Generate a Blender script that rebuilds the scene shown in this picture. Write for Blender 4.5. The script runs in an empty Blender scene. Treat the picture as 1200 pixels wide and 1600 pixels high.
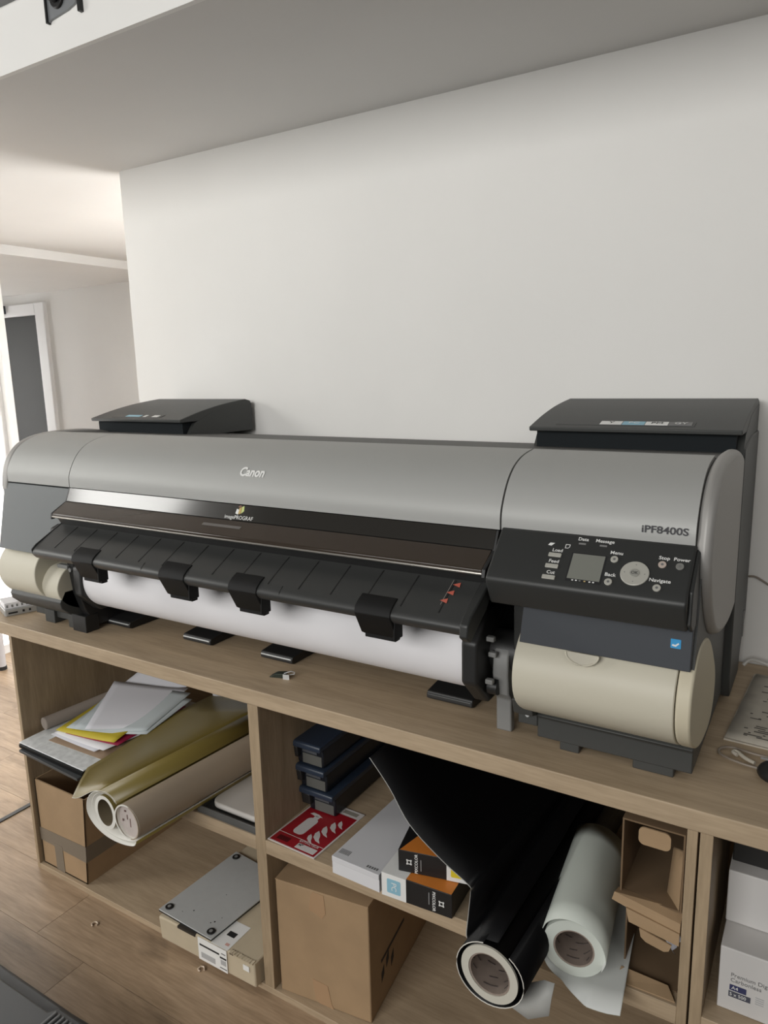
import bpy, bmesh, math, random
from mathutils import Vector, Matrix
random.seed(7)
SC = bpy.context.scene
COL = SC.collection
H = 0.822                       # worktop height above the floor; z below is given from the worktop's top
PI = math.pi

# ------------------------------------------------------------------ camera
cam_d = bpy.data.cameras.new('camera'); cam = bpy.data.objects.new('camera', cam_d); COL.objects.link(cam)
yaw, pitch, roll = math.radians(31.724), math.radians(11.037), math.radians(-1.4135)
fw = Vector((-math.sin(yaw)*math.cos(pitch), math.cos(yaw)*math.cos(pitch), -math.sin(pitch)))
rt = Vector((math.cos(yaw), math.sin(yaw), 0)); up = rt.cross(fw)
r2 = math.cos(roll)*rt + math.sin(roll)*up; u2 = -math.sin(roll)*rt + math.cos(roll)*up
M = Matrix((r2, u2, -fw)).transposed().to_4x4(); M.translation = Vector((1.1221, -1.173, H+0.7151))
cam.matrix_world = M
cam_d.sensor_fit = 'VERTICAL'; cam_d.sensor_height = 36; cam_d.lens = 1139.03/1600*36
cam_d.clip_start = 0.02; cam_d.clip_end = 60
SC.camera = cam

# ------------------------------------------------------------------ world, light, exposure
W = bpy.data.worlds.new('room_light'); SC.world = W; W.use_nodes = True
bg = W.node_tree.nodes['Background']; bg.inputs[0].default_value = (0.96, 0.96, 1.0, 1); bg.inputs[1].default_value = 0.015
WINDOW_E = 1.4                  # daylight in the floor-length window on the left
BACK_E = 20.0                   # daylight in the window of the back room
def big_light(name, loc, aim, sx, sy, e, col):
    d = bpy.data.lights.new(name, 'AREA'); d.shape = 'RECTANGLE'; d.size = sx; d.size_y = sy; d.energy = e; d.color = col
    o = bpy.data.objects.new(name, d); COL.objects.link(o); o.location = (loc[0], loc[1], loc[2]+H)
    o.rotation_euler = (Vector(aim)-Vector(loc)).to_track_quat('-Z', 'Y').to_euler()
big_light('side_window_daylight', (-2.65, -1.48, 1.36), (1.2, .3, .3), .75, .7, 24, (1, .99, .95))
big_light('front_window_daylight', (.1, -4.8, 1.75), (.4, .5, .4), 3.4, 1.7, 176, (1, .99, .965))
big_light('right_fill', (2.7, -2.2, 1.9), (.9, .4, .4), 1.2, 1.2, 10, (1, .97, .92))  # added fill from the right for the end cap and beige disc
SC.view_settings.view_transform = 'Standard'; SC.view_settings.look = 'None'
SC.view_settings.gamma = 1; SC.view_settings.use_curve_mapping = False
SC.view_settings.exposure = -0.12

# ------------------------------------------------------------------ materials
MATS = {}
def mat(name, col=(.5, .5, .5), rough=.5, metal=0., noise=0., nscale=40., bump=0., bscale=200., spec=.5, emit=None, alpha=None, trans=0.):
    if name in MATS: return MATS[name]
    m = bpy.data.materials.new(name); m.use_nodes = True; nt = m.node_tree; b = nt.nodes['Principled BSDF']
    b.inputs['Base Color'].default_value = (*col, 1); b.inputs['Roughness'].default_value = rough
    b.inputs['Metallic'].default_value = metal; b.inputs['Specular IOR Level'].default_value = spec
    if trans: b.inputs['Transmission Weight'].default_value = trans
    if alpha is not None: b.inputs['Alpha'].default_value = alpha
    tc = nt.nodes.new('ShaderNodeTexCoord')
    if noise:
        n = nt.nodes.new('ShaderNodeTexNoise'); n.inputs['Scale'].default_value = nscale; n.inputs['Detail'].default_value = 4
        nt.links.new(tc.outputs['Object'], n.inputs['Vector'])
        r = nt.nodes.new('ShaderNodeMapRange'); r.inputs[1].default_value = .3; r.inputs[2].default_value = .7
        r.inputs[3].default_value = 1-noise; r.inputs[4].default_value = 1+noise
        nt.links.new(n.outputs['Fac'], r.inputs[0])
        mx = nt.nodes.new('ShaderNodeVectorMath'); mx.operation = 'SCALE'; mx.inputs[0].default_value = col
        nt.links.new(r.outputs[0], mx.inputs['Scale']); nt.links.new(mx.outputs[0], b.inputs['Base Color'])
    if bump:
        n = nt.nodes.new('ShaderNodeTexNoise'); n.inputs['Scale'].default_value = bscale; n.inputs['Detail'].default_value = 3
        nt.links.new(tc.outputs['Object'], n.inputs['Vector'])
        bp = nt.nodes.new('ShaderNodeBump'); bp.inputs['Strength'].default_value = bump; bp.inputs['Distance'].default_value = .002
        nt.links.new(n.outputs['Fac'], bp.inputs['Height']); nt.links.new(bp.outputs['Normal'], b.inputs['Normal'])
    if emit:
        b.inputs['Emission Color'].default_value = (*col, 1); b.inputs['Emission Strength'].default_value = emit
    MATS[name] = m; return m

def wood(name, light, dark, axis='X', fine=1., knots=.0, rough=.55, rnd=.0):
    m = bpy.data.materials.new(name); m.use_nodes = True; nt = m.node_tree; b = nt.nodes['Principled BSDF']; L = nt.links.new
    b.inputs['Roughness'].default_value = rough
    tc = nt.nodes.new('ShaderNodeTexCoord'); mp = nt.nodes.new('ShaderNodeMapping')
    s = {'X': (1.2, 14, 14), 'Y': (14, 1.2, 14), 'Z': (14, 14, 1.2)}[axis]
    mp.inputs['Scale'].default_value = [k*fine for k in s]
    vec = tc.outputs['Object']
    oi = nt.nodes.new('ShaderNodeObjectInfo')
    if rnd:
        ad = nt.nodes.new('ShaderNodeVectorMath'); ad.operation = 'MULTIPLY_ADD'
        cb = nt.nodes.new('ShaderNodeCombineXYZ')
        for i in range(3): L(oi.outputs['Random'], cb.inputs[i])
        ad.inputs[1].default_value = (7, 11, 5); L(cb.outputs[0], ad.inputs[0]); L(vec, ad.inputs[2]); vec = ad.outputs[0]
    L(vec, mp.inputs['Vector'])
    n1 = nt.nodes.new('ShaderNodeTexNoise'); n1.inputs['Scale'].default_value = 2.2; n1.inputs['Detail'].default_value = 6; n1.inputs['Distortion'].default_value = .7
    n2 = nt.nodes.new('ShaderNodeTexNoise'); n2.inputs['Scale'].default_value = 16; n2.inputs['Detail'].default_value = 3
    L(mp.outputs[0], n1.inputs['Vector']); L(mp.outputs[0], n2.inputs['Vector'])
    mi = nt.nodes.new('ShaderNodeMix'); mi.inputs[0].default_value = .4; L(n1.outputs['Fac'], mi.inputs[2]); L(n2.outputs['Fac'], mi.inputs[3])
    rp = nt.nodes.new('ShaderNodeValToRGB'); rp.color_ramp.elements[0].position = .32; rp.color_ramp.elements[1].position = .68
    rp.color_ramp.elements[0].color = (*dark, 1); rp.color_ramp.elements[1].color = (*light, 1)
    L(mi.outputs[0], rp.inputs[0]); out = rp.outputs[0]
    if knots:
        mp2 = nt.nodes.new('ShaderNodeMapping'); mp2.inputs['Scale'].default_value = (2.6, 7, 7) if axis == 'X' else (7, 7, 2.6)
        L(vec, mp2.inputs['Vector'])
        n3 = nt.nodes.new('ShaderNodeTexNoise'); n3.inputs['Scale'].default_value = 1.3; n3.inputs['Detail'].default_value = 5; L(mp2.outputs[0], n3.inputs['Vector'])
        r3 = nt.nodes.new('ShaderNodeMapRange'); r3.inputs[1].default_value = .58; r3.inputs[2].default_value = .74; r3.inputs[3].default_value = 1; r3.inputs[4].default_value = 1-knots
        L(n3.outputs['Fac'], r3.inputs[0])
        sc = nt.nodes.new('ShaderNodeVectorMath'); sc.operation = 'SCALE'; L(out, sc.inputs[0]); L(r3.outputs[0], sc.inputs['Scale']); out = sc.outputs[0]
    if rnd:
        r4 = nt.nodes.new('ShaderNodeMapRange'); r4.inputs[3].default_value = 1-rnd; r4.inputs[4].default_value = 1+rnd; L(oi.outputs['Random'], r4.inputs[0])
        sc = nt.nodes.new('ShaderNodeVectorMath'); sc.operation = 'SCALE'; L(out, sc.inputs[0]); L(r4.outputs[0], sc.inputs['Scale']); out = sc.outputs[0]
    L(out, b.inputs['Base Color'])
    bp = nt.nodes.new('ShaderNodeBump'); bp.inputs['Strength'].default_value = .12; bp.inputs['Distance'].default_value = .001
    L(n2.outputs['Fac'], bp.inputs['Height']); L(bp.outputs['Normal'], b.inputs['Normal'])
    MATS[name] = m; return m

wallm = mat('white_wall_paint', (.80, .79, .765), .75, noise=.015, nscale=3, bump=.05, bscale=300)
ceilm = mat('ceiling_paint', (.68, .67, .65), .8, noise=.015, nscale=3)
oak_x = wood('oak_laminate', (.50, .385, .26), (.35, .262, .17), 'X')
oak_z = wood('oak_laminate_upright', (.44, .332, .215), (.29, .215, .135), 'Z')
floor_w = wood('floor_oak', (.47, .34, .225), (.25, .172, .105), 'X', .8, .6, .42, .12)
silver = mat('silver_paint', (.40, .402, .388), .52, .15, bump=.04, bscale=900)
silver_d = mat('silver_disc', (.36, .35, .335), .5, .25, bump=.04, bscale=900)
dark = mat('dark_grey_plastic', (.050, .052, .050), .5, bump=.08, bscale=700)
darker = mat('black_plastic', (.018, .018, .018), .45, bump=.05, bscale=700)
guide_m = mat('charcoal_plastic', (.040, .041, .040), .40, bump=.05, bscale=700)
blueg = mat('blue_grey_plastic', (.060, .066, .076), .5, bump=.08, bscale=700)
panel_m = mat('panel_black', (.030, .031, .030), .45, bump=.06, bscale=800)
leftp = mat('sheen_lightened_plastic', (.12, .132, .135), .42, bump=.06, bscale=700)  # dark blue-grey plastic, sheen of the left light put into its colour
deckm = mat('deck_grey', (.095, .093, .088), .6, bump=.05, bscale=700)
beige = mat('beige_plastic', (.60, .565, .46), .5, bump=.05, bscale=600)
beige_d = mat('beige_disc', (.61, .555, .42), .55, bump=.05, bscale=600)
grey_pl = mat('mid_grey_plastic', (.22, .22, .215), .5, bump=.05, bscale=600)
lens = mat('smoked_window', (.030, .028, .025), .12, spec=.55)
lens2 = mat('smoked_window_lower', (.045, .034, .026), .18, spec=.45)
btn = mat('button_silver', (.50, .49, .44), .4, .2)
scrm = mat('lcd_screen', (.21, .215, .19), .25)
whitep = mat('print_white', (.80, .80, .78), .6)
blackp = mat('print_black', (.015, .015, .016), .6)
paperm = mat('white_paper', (.82, .81, .83), .7, bump=.02, bscale=100)
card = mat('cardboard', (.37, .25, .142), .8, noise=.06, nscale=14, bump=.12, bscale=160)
card_d = mat('cardboard_shaded', (.17, .11, .06), .85, noise=.06, nscale=14)  # darker copy of the cardboard, with the cartons' inner shade in its colour
card_p = mat('pale_cardboard', (.52, .44, .315), .8, noise=.05, nscale=14, bump=.12, bscale=160)
gold = mat('olive_gold_vinyl', (.19, .145, .038), .36)
vwhite = mat('vinyl_backing', (.74, .72, .66), .55)
taupe = mat('taupe_vinyl', (.37, .30, .225), .45)
vblack = mat('black_vinyl', (.003, .003, .0035), .42, spec=.18)
vgrey = mat('grey_backing', (.40, .40, .38), .6)
vpale = mat('pale_green_backing', (.60, .64, .585), .55)
vlight = mat('pale_grey_vinyl', (.72, .735, .71), .45)
corem = mat('core_card', (.27, .215, .18), .8, noise=.08, nscale=60)
redm = mat('sign_red', (.33, .012, .02), .35)
orange = mat('carton_orange', (.62, .20, .03), .5)
cblue = mat('carton_blue', (.27, .50, .62), .5)
cyell = mat('carton_yellow', (.75, .60, .03), .5)
inkm = mat('ink_tank_blue_black', (.008, .010, .015), .35)
metal = mat('brushed_metal', (.62, .64, .64), .38, .35, noise=.02, nscale=60)

# ------------------------------------------------------------------ mesh helpers
class MB:
    def __init__(s): s.v = []; s.f = []; s.m = []
    def add(s, vs, fs, mi=0):
        o = len(s.v); s.v += [tuple(p) for p in vs]; s.f += [tuple(o+i for i in f) for f in fs]; s.m += [mi]*len(fs); return s
    def box(s, x0, x1, y0, y1, z0, z1, mi=0):
        return s.add([(x0,y0,z0),(x1,y0,z0),(x1,y1,z0),(x0,y1,z0),(x0,y0,z1),(x1,y0,z1),(x1,y1,z1),(x0,y1,z1)],
                     [(0,3,2,1),(4,5,6,7),(0,1,5,4),(1,2,6,5),(2,3,7,6),(3,0,4,7)], mi)
    def hexa(s, b, t, mi=0):        # four bottom points, four top points
        return s.add(list(b)+list(t), [(0,3,2,1),(4,5,6,7),(0,1,5,4),(1,2,6,5),(2,3,7,6),(3,0,4,7)], mi)
    def prism(s, poly, x0, x1, mi=0):   # poly of (y, z), swept along x
        n = len(poly)
        return s.add([(x0,y,z) for y,z in poly]+[(x1,y,z) for y,z in poly],
                     [tuple(range(n))[::-1], tuple(range(n,2*n))]+[(i,(i+1)%n,n+(i+1)%n,n+i) for i in range(n)], mi)
    def prism_ax(s, poly, O, U, V, N, d, mi=0):  # poly of (u, v) in plane O+uU+vV, swept d along N
        O, U, V, N = map(Vector, (O, U, V, N)); n = len(poly)
        a = [O+U*u+V*v for u,v in poly]; b = [p+N*d for p in a]
        return s.add(a+b, [tuple(range(n))[::-1], tuple(range(n,2*n))]+[(i,(i+1)%n,n+(i+1)%n,n+i) for i in range(n)], mi)
    def grid(s, rows, mi=0):
        m = len(rows[0]); vs = [p for r in rows for p in r]
        return s.add(vs, [(i*m+j, i*m+j+1, (i+1)*m+j+1, (i+1)*m+j) for i in range(len(rows)-1) for j in range(m-1)], mi)
    def tube(s, path, r, n=10, mi=0, cap=True):
        P = [Vector(p) for p in path]; rings = []
        ref = Vector((0,0,1)) if abs((P[1]-P[0]).normalized().z) < .9 else Vector((1,0,0))
        for i, p in enumerate(P):
            t = (P[min(i+1,len(P)-1)]-P[max(i-1,0)]).normalized(); a = t.cross(ref).normalized(); b = a.cross(t)
            rr = r[i] if isinstance(r, (list, tuple)) else r
            rings.append([p+(a*math.cos(2*PI*k/n)+b*math.sin(2*PI*k/n))*rr for k in range(n)])
        fs = [(i*n+k, i*n+(k+1)%n, (i+1)*n+(k+1)%n, (i+1)*n+k) for i in range(len(P)-1) for k in range(n)]
        if cap: fs += [tuple(range(n))[::-1], tuple(range((len(P)-1)*n, len(P)*n))]
        return s.add([p for q in rings for p in q], fs, mi)
    def pipe(s, p0, p1, ro, ri, n=40, mi=0, mo=None):   # hollow cylinder; mo = material of the bore
        p0, p1 = Vector(p0), Vector(p1); t = (p1-p0).normalized(); a = t.cross(Vector((0,0,1))).normalized(); b = a.cross(t)
        c = [a*math.cos(2*PI*k/n)+b*math.sin(2*PI*k/n) for k in range(n)]
        vs = [p0+q*ro for q in c]+[p1+q*ro for q in c]+[p0+q*ri for q in c]+[p1+q*ri for q in c]; k1 = lambda k: (k+1)%n
        s.add(vs, [(k,k1(k),n+k1(k),n+k) for k in range(n)]+[(k,2*n+k,2*n+k1(k),k1(k)) for k in range(n)]+[(n+k,n+k1(k),3*n+k1(k),3*n+k) for k in range(n)]
              +[(2*n+k,3*n+k,3*n+k1(k),2*n+k1(k)) for k in range(n)], mi)
        if mo is not None:
            for k in range(n): s.m[-1-k] = mo
        return s
    def disc(s, c, N, r, d, n=28, mi=0, sx=1.):
        c, N = Vector(c), Vector(N).normalized(); a = N.cross(Vector((0,0,1)))
        a = a.normalized() if a.length > .01 else Vector((1,0,0)); b = a.cross(N)
        return s.prism_ax([(r*sx*math.cos(2*PI*k/n), r*math.sin(2*PI*k/n)) for k in range(n)], c, a, b, N, d, mi)

def off(p): return Vector((p[0], p[1], p[2]+H))
def build(name, mb, mats, parent=None, bevel=0., seg=2, smooth=35, solid=0., soff=-1., back=None, recalc=True, sub=0):
    me = bpy.data.meshes.new(name)
    root = parent
    while root is not None and root.parent is not None: root = root.parent
    o0 = root['_o'] if root is not None else None
    base = Vector(o0) if o0 is not None else None
    own = None
    if base is None:                # a thing of one mesh: origin at its base
        xs = [v[0] for v in mb.v]; ys = [v[1] for v in mb.v]; zs = [v[2] for v in mb.v]
        own = Vector(((min(xs)+max(xs))/2, (min(ys)+max(ys))/2, min(zs))); base = own
    me.from_pydata([tuple(Vector(v)-base) for v in mb.v], [], mb.f)
    if not isinstance(mats, (list, tuple)): mats = [mats]
    for m in mats: me.materials.append(m)
    me.polygons.foreach_set('material_index', [min(i, len(mats)-1) for i in mb.m])
    if recalc:
        bm = bmesh.new(); bm.from_mesh(me); bmesh.ops.recalc_face_normals(bm, faces=bm.faces); bm.to_mesh(me); bm.free()
    if smooth: me.shade_smooth(); me.set_sharp_from_angle(angle=math.radians(smooth))
    o = bpy.data.objects.new(name, me); COL.objects.link(o)
    if own is not None: o.location = off(own); o['_o'] = list(own)
    else: o.parent = parent
    if solid:
        k = o.modifiers.new('thickness', 'SOLIDIFY'); k.thickness = solid; k.offset = soff
        if back is not None: k.material_offset = back; k.material_offset_rim = back
    if bevel:
        k = o.modifiers.new('bevel', 'BEVEL'); k.width = bevel; k.segments = seg; k.limit_method = 'ANGLE'; k.angle_limit = math.radians(40)
    return o
def tag(o, label, cat, group=None):
    o['label'] = label; o['category'] = cat
    if group: o['group'] = group
    return o
def thing(name, label, cat, loc, group=None):
    o = bpy.data.objects.new(name, None); COL.objects.link(o); o.empty_display_size = .05
    o.location = off(loc); o['_o'] = list(loc); return tag(o, label, cat, group)
def struct(o): o['kind'] = 'structure'; return o
def crom(pts, n=6, closed=False):
    P = [Vector((*p, 0)) if len(p) == 2 else Vector(p) for p in pts]; out = []; N = len(P); d = len(pts[0])
    for i in range(N if closed else N-1):
        g = lambda j: P[j % N] if closed else P[max(0, min(N-1, j))]
        a, b, c, e = g(i-1), g(i), g(i+1), g(i+2)
        for k in range(n):
            t = k/n; q = .5*((2*b)+(c-a)*t+(2*a-5*b+4*c-e)*t*t+(3*b-a-3*c+e)*t**3); out.append(tuple(q[:d]))
    if not closed: out.append(tuple(P[-1][:d]))
    return out
def letter(name, body, m, parent, O, U, V, size, depth=.0004, bold=0., shear=0., center=True, sx=1.):
    cu = bpy.data.curves.new('t', 'FONT'); cu.body = body; cu.size = size; cu.extrude = depth/2; cu.offset = bold; cu.shear = shear; cu.resolution_u = 3
    cu.align_x = 'CENTER' if center else 'LEFT'; cu.align_y = 'CENTER'
    ob = bpy.data.objects.new('t', cu); COL.objects.link(ob)
    me = bpy.data.meshes.new_from_object(ob.evaluated_get(bpy.context.evaluated_depsgraph_get()))
    O, U, V = Vector(O), Vector(U).normalized(), Vector(V).normalized(); N = U.cross(V)
    mb = MB(); mb.add([O+U*v.co.x*sx+V*v.co.y+N*(v.co.z+depth/2) for v in me.vertices], [tuple(p.vertices) for p in me.polygons])
    bpy.data.objects.remove(ob); bpy.data.meshes.remove(me); bpy.data.curves.remove(cu)
    return build(name, mb, m, parent, smooth=0, recalc=False)
def decal(name, poly, m, parent, O, U, V, d=.0004):   # a printed patch with its own small thickness
    U, V = Vector(U).normalized(), Vector(V).normalized()
    return build(name, MB().prism_ax(poly, O, U, V, U.cross(V), d), m, parent, smooth=0)
def rect(u0, u1, v0, v1): return [(u0,v0),(u1,v0),(u1,v1),(u0,v1)]
def rrect(u0, u1, v0, v1, r, n=5):
    out = []
    for cx, cy, a in ((u1-r,v0+r,-PI/2),(u1-r,v1-r,0),(u0+r,v1-r,PI/2),(u0+r,v0+r,PI)):
        out += [(cx+r*math.cos(a+PI/2*k/n), cy+r*math.sin(a+PI/2*k/n)) for k in range(n+1)]
    return out
X, Y, Z = Vector((1,0,0)), Vector((0,1,0)), Vector((0,0,1))

# ------------------------------------------------------------------ the setting
ZF = -H
WY = .704; CZ = 1.426
fl = struct(build('floor', MB().box(-7, 2.6, -2.6, 2.5, ZF-.06, ZF-.006), mat('floor_screed', (.05, .04, .03), .9), smooth=0))
pl_len = 1.28
pm = {}
def plank(x0, x1, y0, y1):
    key = (round(x1-x0, 3), round(y1-y0, 3)); lx, ly = x1-x0, y1-y0
    loc = Vector(((x0+x1)/2, (y0+y1)/2, ZF-.006))
    if key not in pm:
        o = build('plank', MB().box(x0+.0006, x1-.0006, y0+.0006, y1-.0006, ZF-.006, ZF), floor_w, None, bevel=.0008, seg=1, smooth=0)
        pm[key] = o.data
        o.location = loc-Vector((0,0,0)); o.parent = fl
    else:
        o = bpy.data.objects.new('plank', pm[key]); COL.objects.link(o); o.parent = fl; o.location = loc
    k = Vector(fl['_o']); o.location = loc-k
    if '_o' in o: del o['_o']
for r in range(-4, 14):
    y0 = .015+.19*(r-1); y1 = y0+.19
    if y0 > 2.45: break
    ph = {0: -.683, -1: -.475, 1: -.98}.get(r, (r*.437) % pl_len)
    x = ph-pl_len*6
    while x < 2.0:
        a, b = x, x+pl_len
        vis = b > (-5.6 if y0 > .9 else -3.2) and a < (.6 if y0 < .1 else -.7)
        if vis: plank(a, b, y0, min(y1, 2.5))
        x += pl_len
wb = struct(build('wall_back', MB().box(-1.105, 2.6, WY, WY+.12, ZF, CZ), wallm, smooth=0))
struct(build('wall_far', MB().box(-4.30, .5, 2.5, 2.6, ZF, 1.6).box(-7, -5.12, 2.5, 2.6, ZF, 1.6).box(-5.12, -4.30, 2.5, 2.6, 1.24, 1.6), wallm, smooth=0))
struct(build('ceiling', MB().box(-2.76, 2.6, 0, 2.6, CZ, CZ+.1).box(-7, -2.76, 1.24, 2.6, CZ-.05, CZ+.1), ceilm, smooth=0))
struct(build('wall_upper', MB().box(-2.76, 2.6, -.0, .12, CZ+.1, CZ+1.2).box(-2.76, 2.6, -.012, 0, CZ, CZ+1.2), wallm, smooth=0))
# left wall with the floor-length window
struct(build('wall_left', MB().box(-2.86, -2.76, -2.6, 1.24, 1.08, 2.6).box(-2.86, -2.76, 1.20, 1.24, ZF, 1.08).box(-2.86, -2.76, -2.6, -1.55, ZF, 1.08), wallm, smooth=0))
w1 = struct(build('window_1', MB().box(-2.85, -2.80, -1.55, 1.20, ZF, ZF+.05).box(-2.85, -2.80, -1.55, 1.20, 1.03, 1.08).box(-2.85, -2.80, -1.55, -1.50, ZF+.05, 1.03)
          .box(-2.85, -2.80, 1.15, 1.20, ZF+.05, 1.03).box(-2.85, -2.80, -.20, -.15, ZF+.05, 1.03), mat('window_frame_white', (.8, .8, .8), .4), smooth=0))
for y0, y1 in ((-1.5, -.2), (-.15, 1.15)):
    build('pane', MB().box(-2.83, -2.82, y0, y1, ZF+.05, 1.03), mat('daylight_pane', (1, .99, .97), .4, emit=WINDOW_E), w1, smooth=0)
# window of the back room (behind the long white wall)
w2 = struct(build('window_2', MB().box(-1.0, .4, 2.47, 2.5, -.25, -.2).box(-1.0, .4, 2.47, 2.5, 1.15, 1.2).box(-1.0, -.95, 2.47, 2.5, -.2, 1.15).box(.35, .4, 2.47, 2.5, -.2, 1.15), MATS['window_frame_white'], smooth=0))
build('pane', MB().box(-.95, .35, 2.48, 2.49, -.2, 1.15), mat('daylight_pane_back', (1, .99, .98), .4, emit=BACK_E), w2, smooth=0)
w3 = struct(build('corridor_fill_panel', MB().box(-6.05, -6.0, 1.30, 2.45, -.65, -.6).box(-6.05, -6.0, 1.30, 2.45, 1.15, 1.2).box(-6.05, -6.0, 1.30, 1.35, -.6, 1.15).box(-6.05, -6.0, 2.40, 2.45, -.6, 1.15), MATS['window_frame_white'], smooth=0))  # unseen glowing panel, added to brighten the far wall and corridor
build('pane', MB().box(-6.04, -6.03, 1.35, 2.40, -.6, 1.15), mat('corridor_fill_glow', (1, .99, .98), .4, emit=7.), w3, smooth=0)
d1 = struct(build('door_1', MB().box(-5.05, -4.33, 2.54, 2.58, ZF, 1.21), mat('door_grey', (.042, .044, .042), .7), smooth=0))
fr = mat('door_frame_white', (.78, .78, .78), .4)
build('door_frame', MB().box(-4.33, -4.21, 2.47, 2.52, ZF, 1.30).box(-5.17, -4.33, 2.47, 2.52, 1.21, 1.30).box(-5.17, -5.05, 2.47, 2.52, ZF, 1.21).box(-4.36, -4.33, 2.5, 2.58, ZF, 1.21), fr, d1, bevel=.006)
build('door_closer', MB().box(-5.0, -4.71, 2.44, 2.475, 1.235, 1.30), mat('closer_dark', (.03, .04, .05), .4), d1, bevel=.004)
struct(build('trim_1', MB().box(-1.292, -1.274, -.6, 2.4, ZF, ZF+.004), mat('threshold_black', (.012, .012, .012), .4), smooth=0))
# bracket with bolt on the beam face
struct(build('trim_2', MB().box(-2.7, 2.5, -.03, -.012, 1.567, 1.66), mat('channel_grey', (.16, .165, .17), .5), smooth=0))
br = thing('beam_bracket', 'grey steel bracket with a dark bolt on the white beam', 'bracket', (-.38, -.012, 1.49))
build('plate', MB().prism_ax([(-.437,1.490),(-.43,1.494),(-.37,1.500),(-.345,1.506),(-.333,1.516),(-.333,1.566),(-.437,1.566)], (0,-.012,0), X, Z, -Y, .006), mat('steel_grey', (.26,.27,.28), .45, .5), br)
build('bolt', MB().disc((-.398,-.018,1.530), -Y, .022, .006, 18).disc((-.398,-.024,1.530), -Y, .013, .014, 6), mat('bolt_dark', (.03,.03,.03), .4, .5), br, bevel=.002)
build('strap', MB().box(-.331,-.323,-.022,-.012,1.486,1.566), MATS['bolt_dark'], br)
build('strap', MB().box(-.441,-.436,-.022,-.012,1.488,1.566), MATS['bolt_dark'], br)

# ------------------------------------------------------------------ worktop and cabinets
tag(build('worktop', MB().box(-1.16, 1.95, -.004, .69, -.0384, 0), oak_x, bevel=.002), 'long pale oak worktop carrying the wide printer', 'worktop')
ZC, ZT, ZB, ZBT = -.0384, -.3852, -.4215, -.8035
cab = thing('open_cabinet', 'wide oak cabinet with two open bays under the worktop', 'cabinet', (0, .3, ZF))
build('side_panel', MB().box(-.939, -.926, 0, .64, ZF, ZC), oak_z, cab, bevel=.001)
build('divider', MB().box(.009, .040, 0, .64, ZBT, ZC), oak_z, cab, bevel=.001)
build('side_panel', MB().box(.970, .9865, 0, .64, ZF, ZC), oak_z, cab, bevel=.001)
build('shelf', MB().box(-.926, .009, 0, .63, ZB, ZT), oak_x, cab, bevel=.001)
build('shelf', MB().box(.040, .970, 0, .63, ZB, ZT), oak_x, cab, bevel=.001)
build('base_panel', MB().box(-.926, .970, 0, .63, ZF, ZBT), oak_x, cab, bevel=.001)
build('back_panel', MB().box(-.926, .970, .632, .64, ZBT, ZC), oak_z, cab, smooth=0)
cab2 = thing('open_cabinet', 'neighbouring oak cabinet whose bay holds the white paper boxes', 'cabinet', (1.45, .3, ZF))
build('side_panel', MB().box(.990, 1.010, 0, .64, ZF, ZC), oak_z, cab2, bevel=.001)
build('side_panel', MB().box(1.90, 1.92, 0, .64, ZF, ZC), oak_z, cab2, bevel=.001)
build('shelf', MB().box(1.010, 1.90, 0, .63, ZB, ZT), oak_x, cab2, bevel=.001)
build('base_panel', MB().box(1.010, 1.90, 0, .63, ZF, ZBT), oak_x, cab2, bevel=.001)
build('back_panel', MB().box(1.010, 1.90, .632, .64, ZBT, ZC), oak_z, cab2, smooth=0)

# ------------------------------------------------------------------ the printer
pr = thing('wide_format_printer', 'wide silver and black large format printer on the oak worktop', 'printer', (.03, .33, 0))
XL, XR, XSL, XSR = -.915, .976, -.607, .626
prof = crom([(.028,.427),(.029,.455),(.040,.482),(.060,.511),(.086,.532),(.116,.545),(.151,.5525),(.191,.5565)], 6)
def cover(name, x0, x1):
    back = [(.191,.540),(.13,.53),(.08,.50),(.05,.46),(.045,.427)]
    return build(name, MB().prism(prof+back, x0, x1), silver, pr, smooth=50)
cover('centre_cover', XSL+.0015, XSR-.002)
cover('side_cover', XL+.028, XSL-.001)
cover('side_cover', XSR+.0015, .9525)
cap = crom([(.33,.553),(.25,.5575),(.191,.5565),(.151,.5525),(.116,.545),(.086,.532),(.060,.511),(.040,.482),(.028,.445),(.024,.405),(.046,.350),(.092,.292),(.15,.250),(.24,.223),(.35,.212),(.455,.225),(.53,.262),(.570,.318),(.576,.372),(.555,.428),(.50,.485),(.42,.532)], 4, True)
e = build('end_cap', MB().prism(cap, .9535, .978), silver_d, pr, bevel=.011, seg=4, smooth=50)
e['label'] = 'silver oval end cap'
build('end_cap', MB().prism(cap, XL, XL+.027), silver_d, pr, bevel=.006, seg=3, smooth=50)
# body between the covers
build('top_deck', MB().prism([(.188,.553),(.56,.5275),(.56,.49),(.19,.50)], XL+.01, .968), deckm, pr)
body = [(.052,.428),(.07,.48),(.12,.525),(.19,.545),(.56,.522),(.60,.46),(.60,.12),(.56,.05),(.30,.05),(.28,.28),(.075,.33),(.055,.40)]
build('body', MB().prism(body, XL+.012, .955), dark, pr)
side = [(.005,.20),(.04,.43),(.15,.53),(.35,.545),(.55,.522),(.60,.50),(.60,.10),(.585,.03),(.27,.03),(.2,.06),(.06,.10)]
build('side_panel', MB().prism(side, .955, .9645), dark, pr)
build('side_panel', MB().prism(side, XL+.004, XL+.013), dark, pr)
rear = [(.42,.545),(.42,.06),(.44,.012),(.60,.012),(.61,.06),(.69,.13),(.69,.56),(.56,.56)]
build('rear_housing', MB().prism(rear, .90, .979), dark, pr, bevel=.003)
build('rear_housing', MB().prism(rear, -.92, -.84), dark, pr, bevel=.003)
build('rear_cover', MB().prism([(.56,.50),(.56,.08),(.66,.10),(.66,.48),(.62,.515)], -.84, .90), dark, pr)
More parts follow.
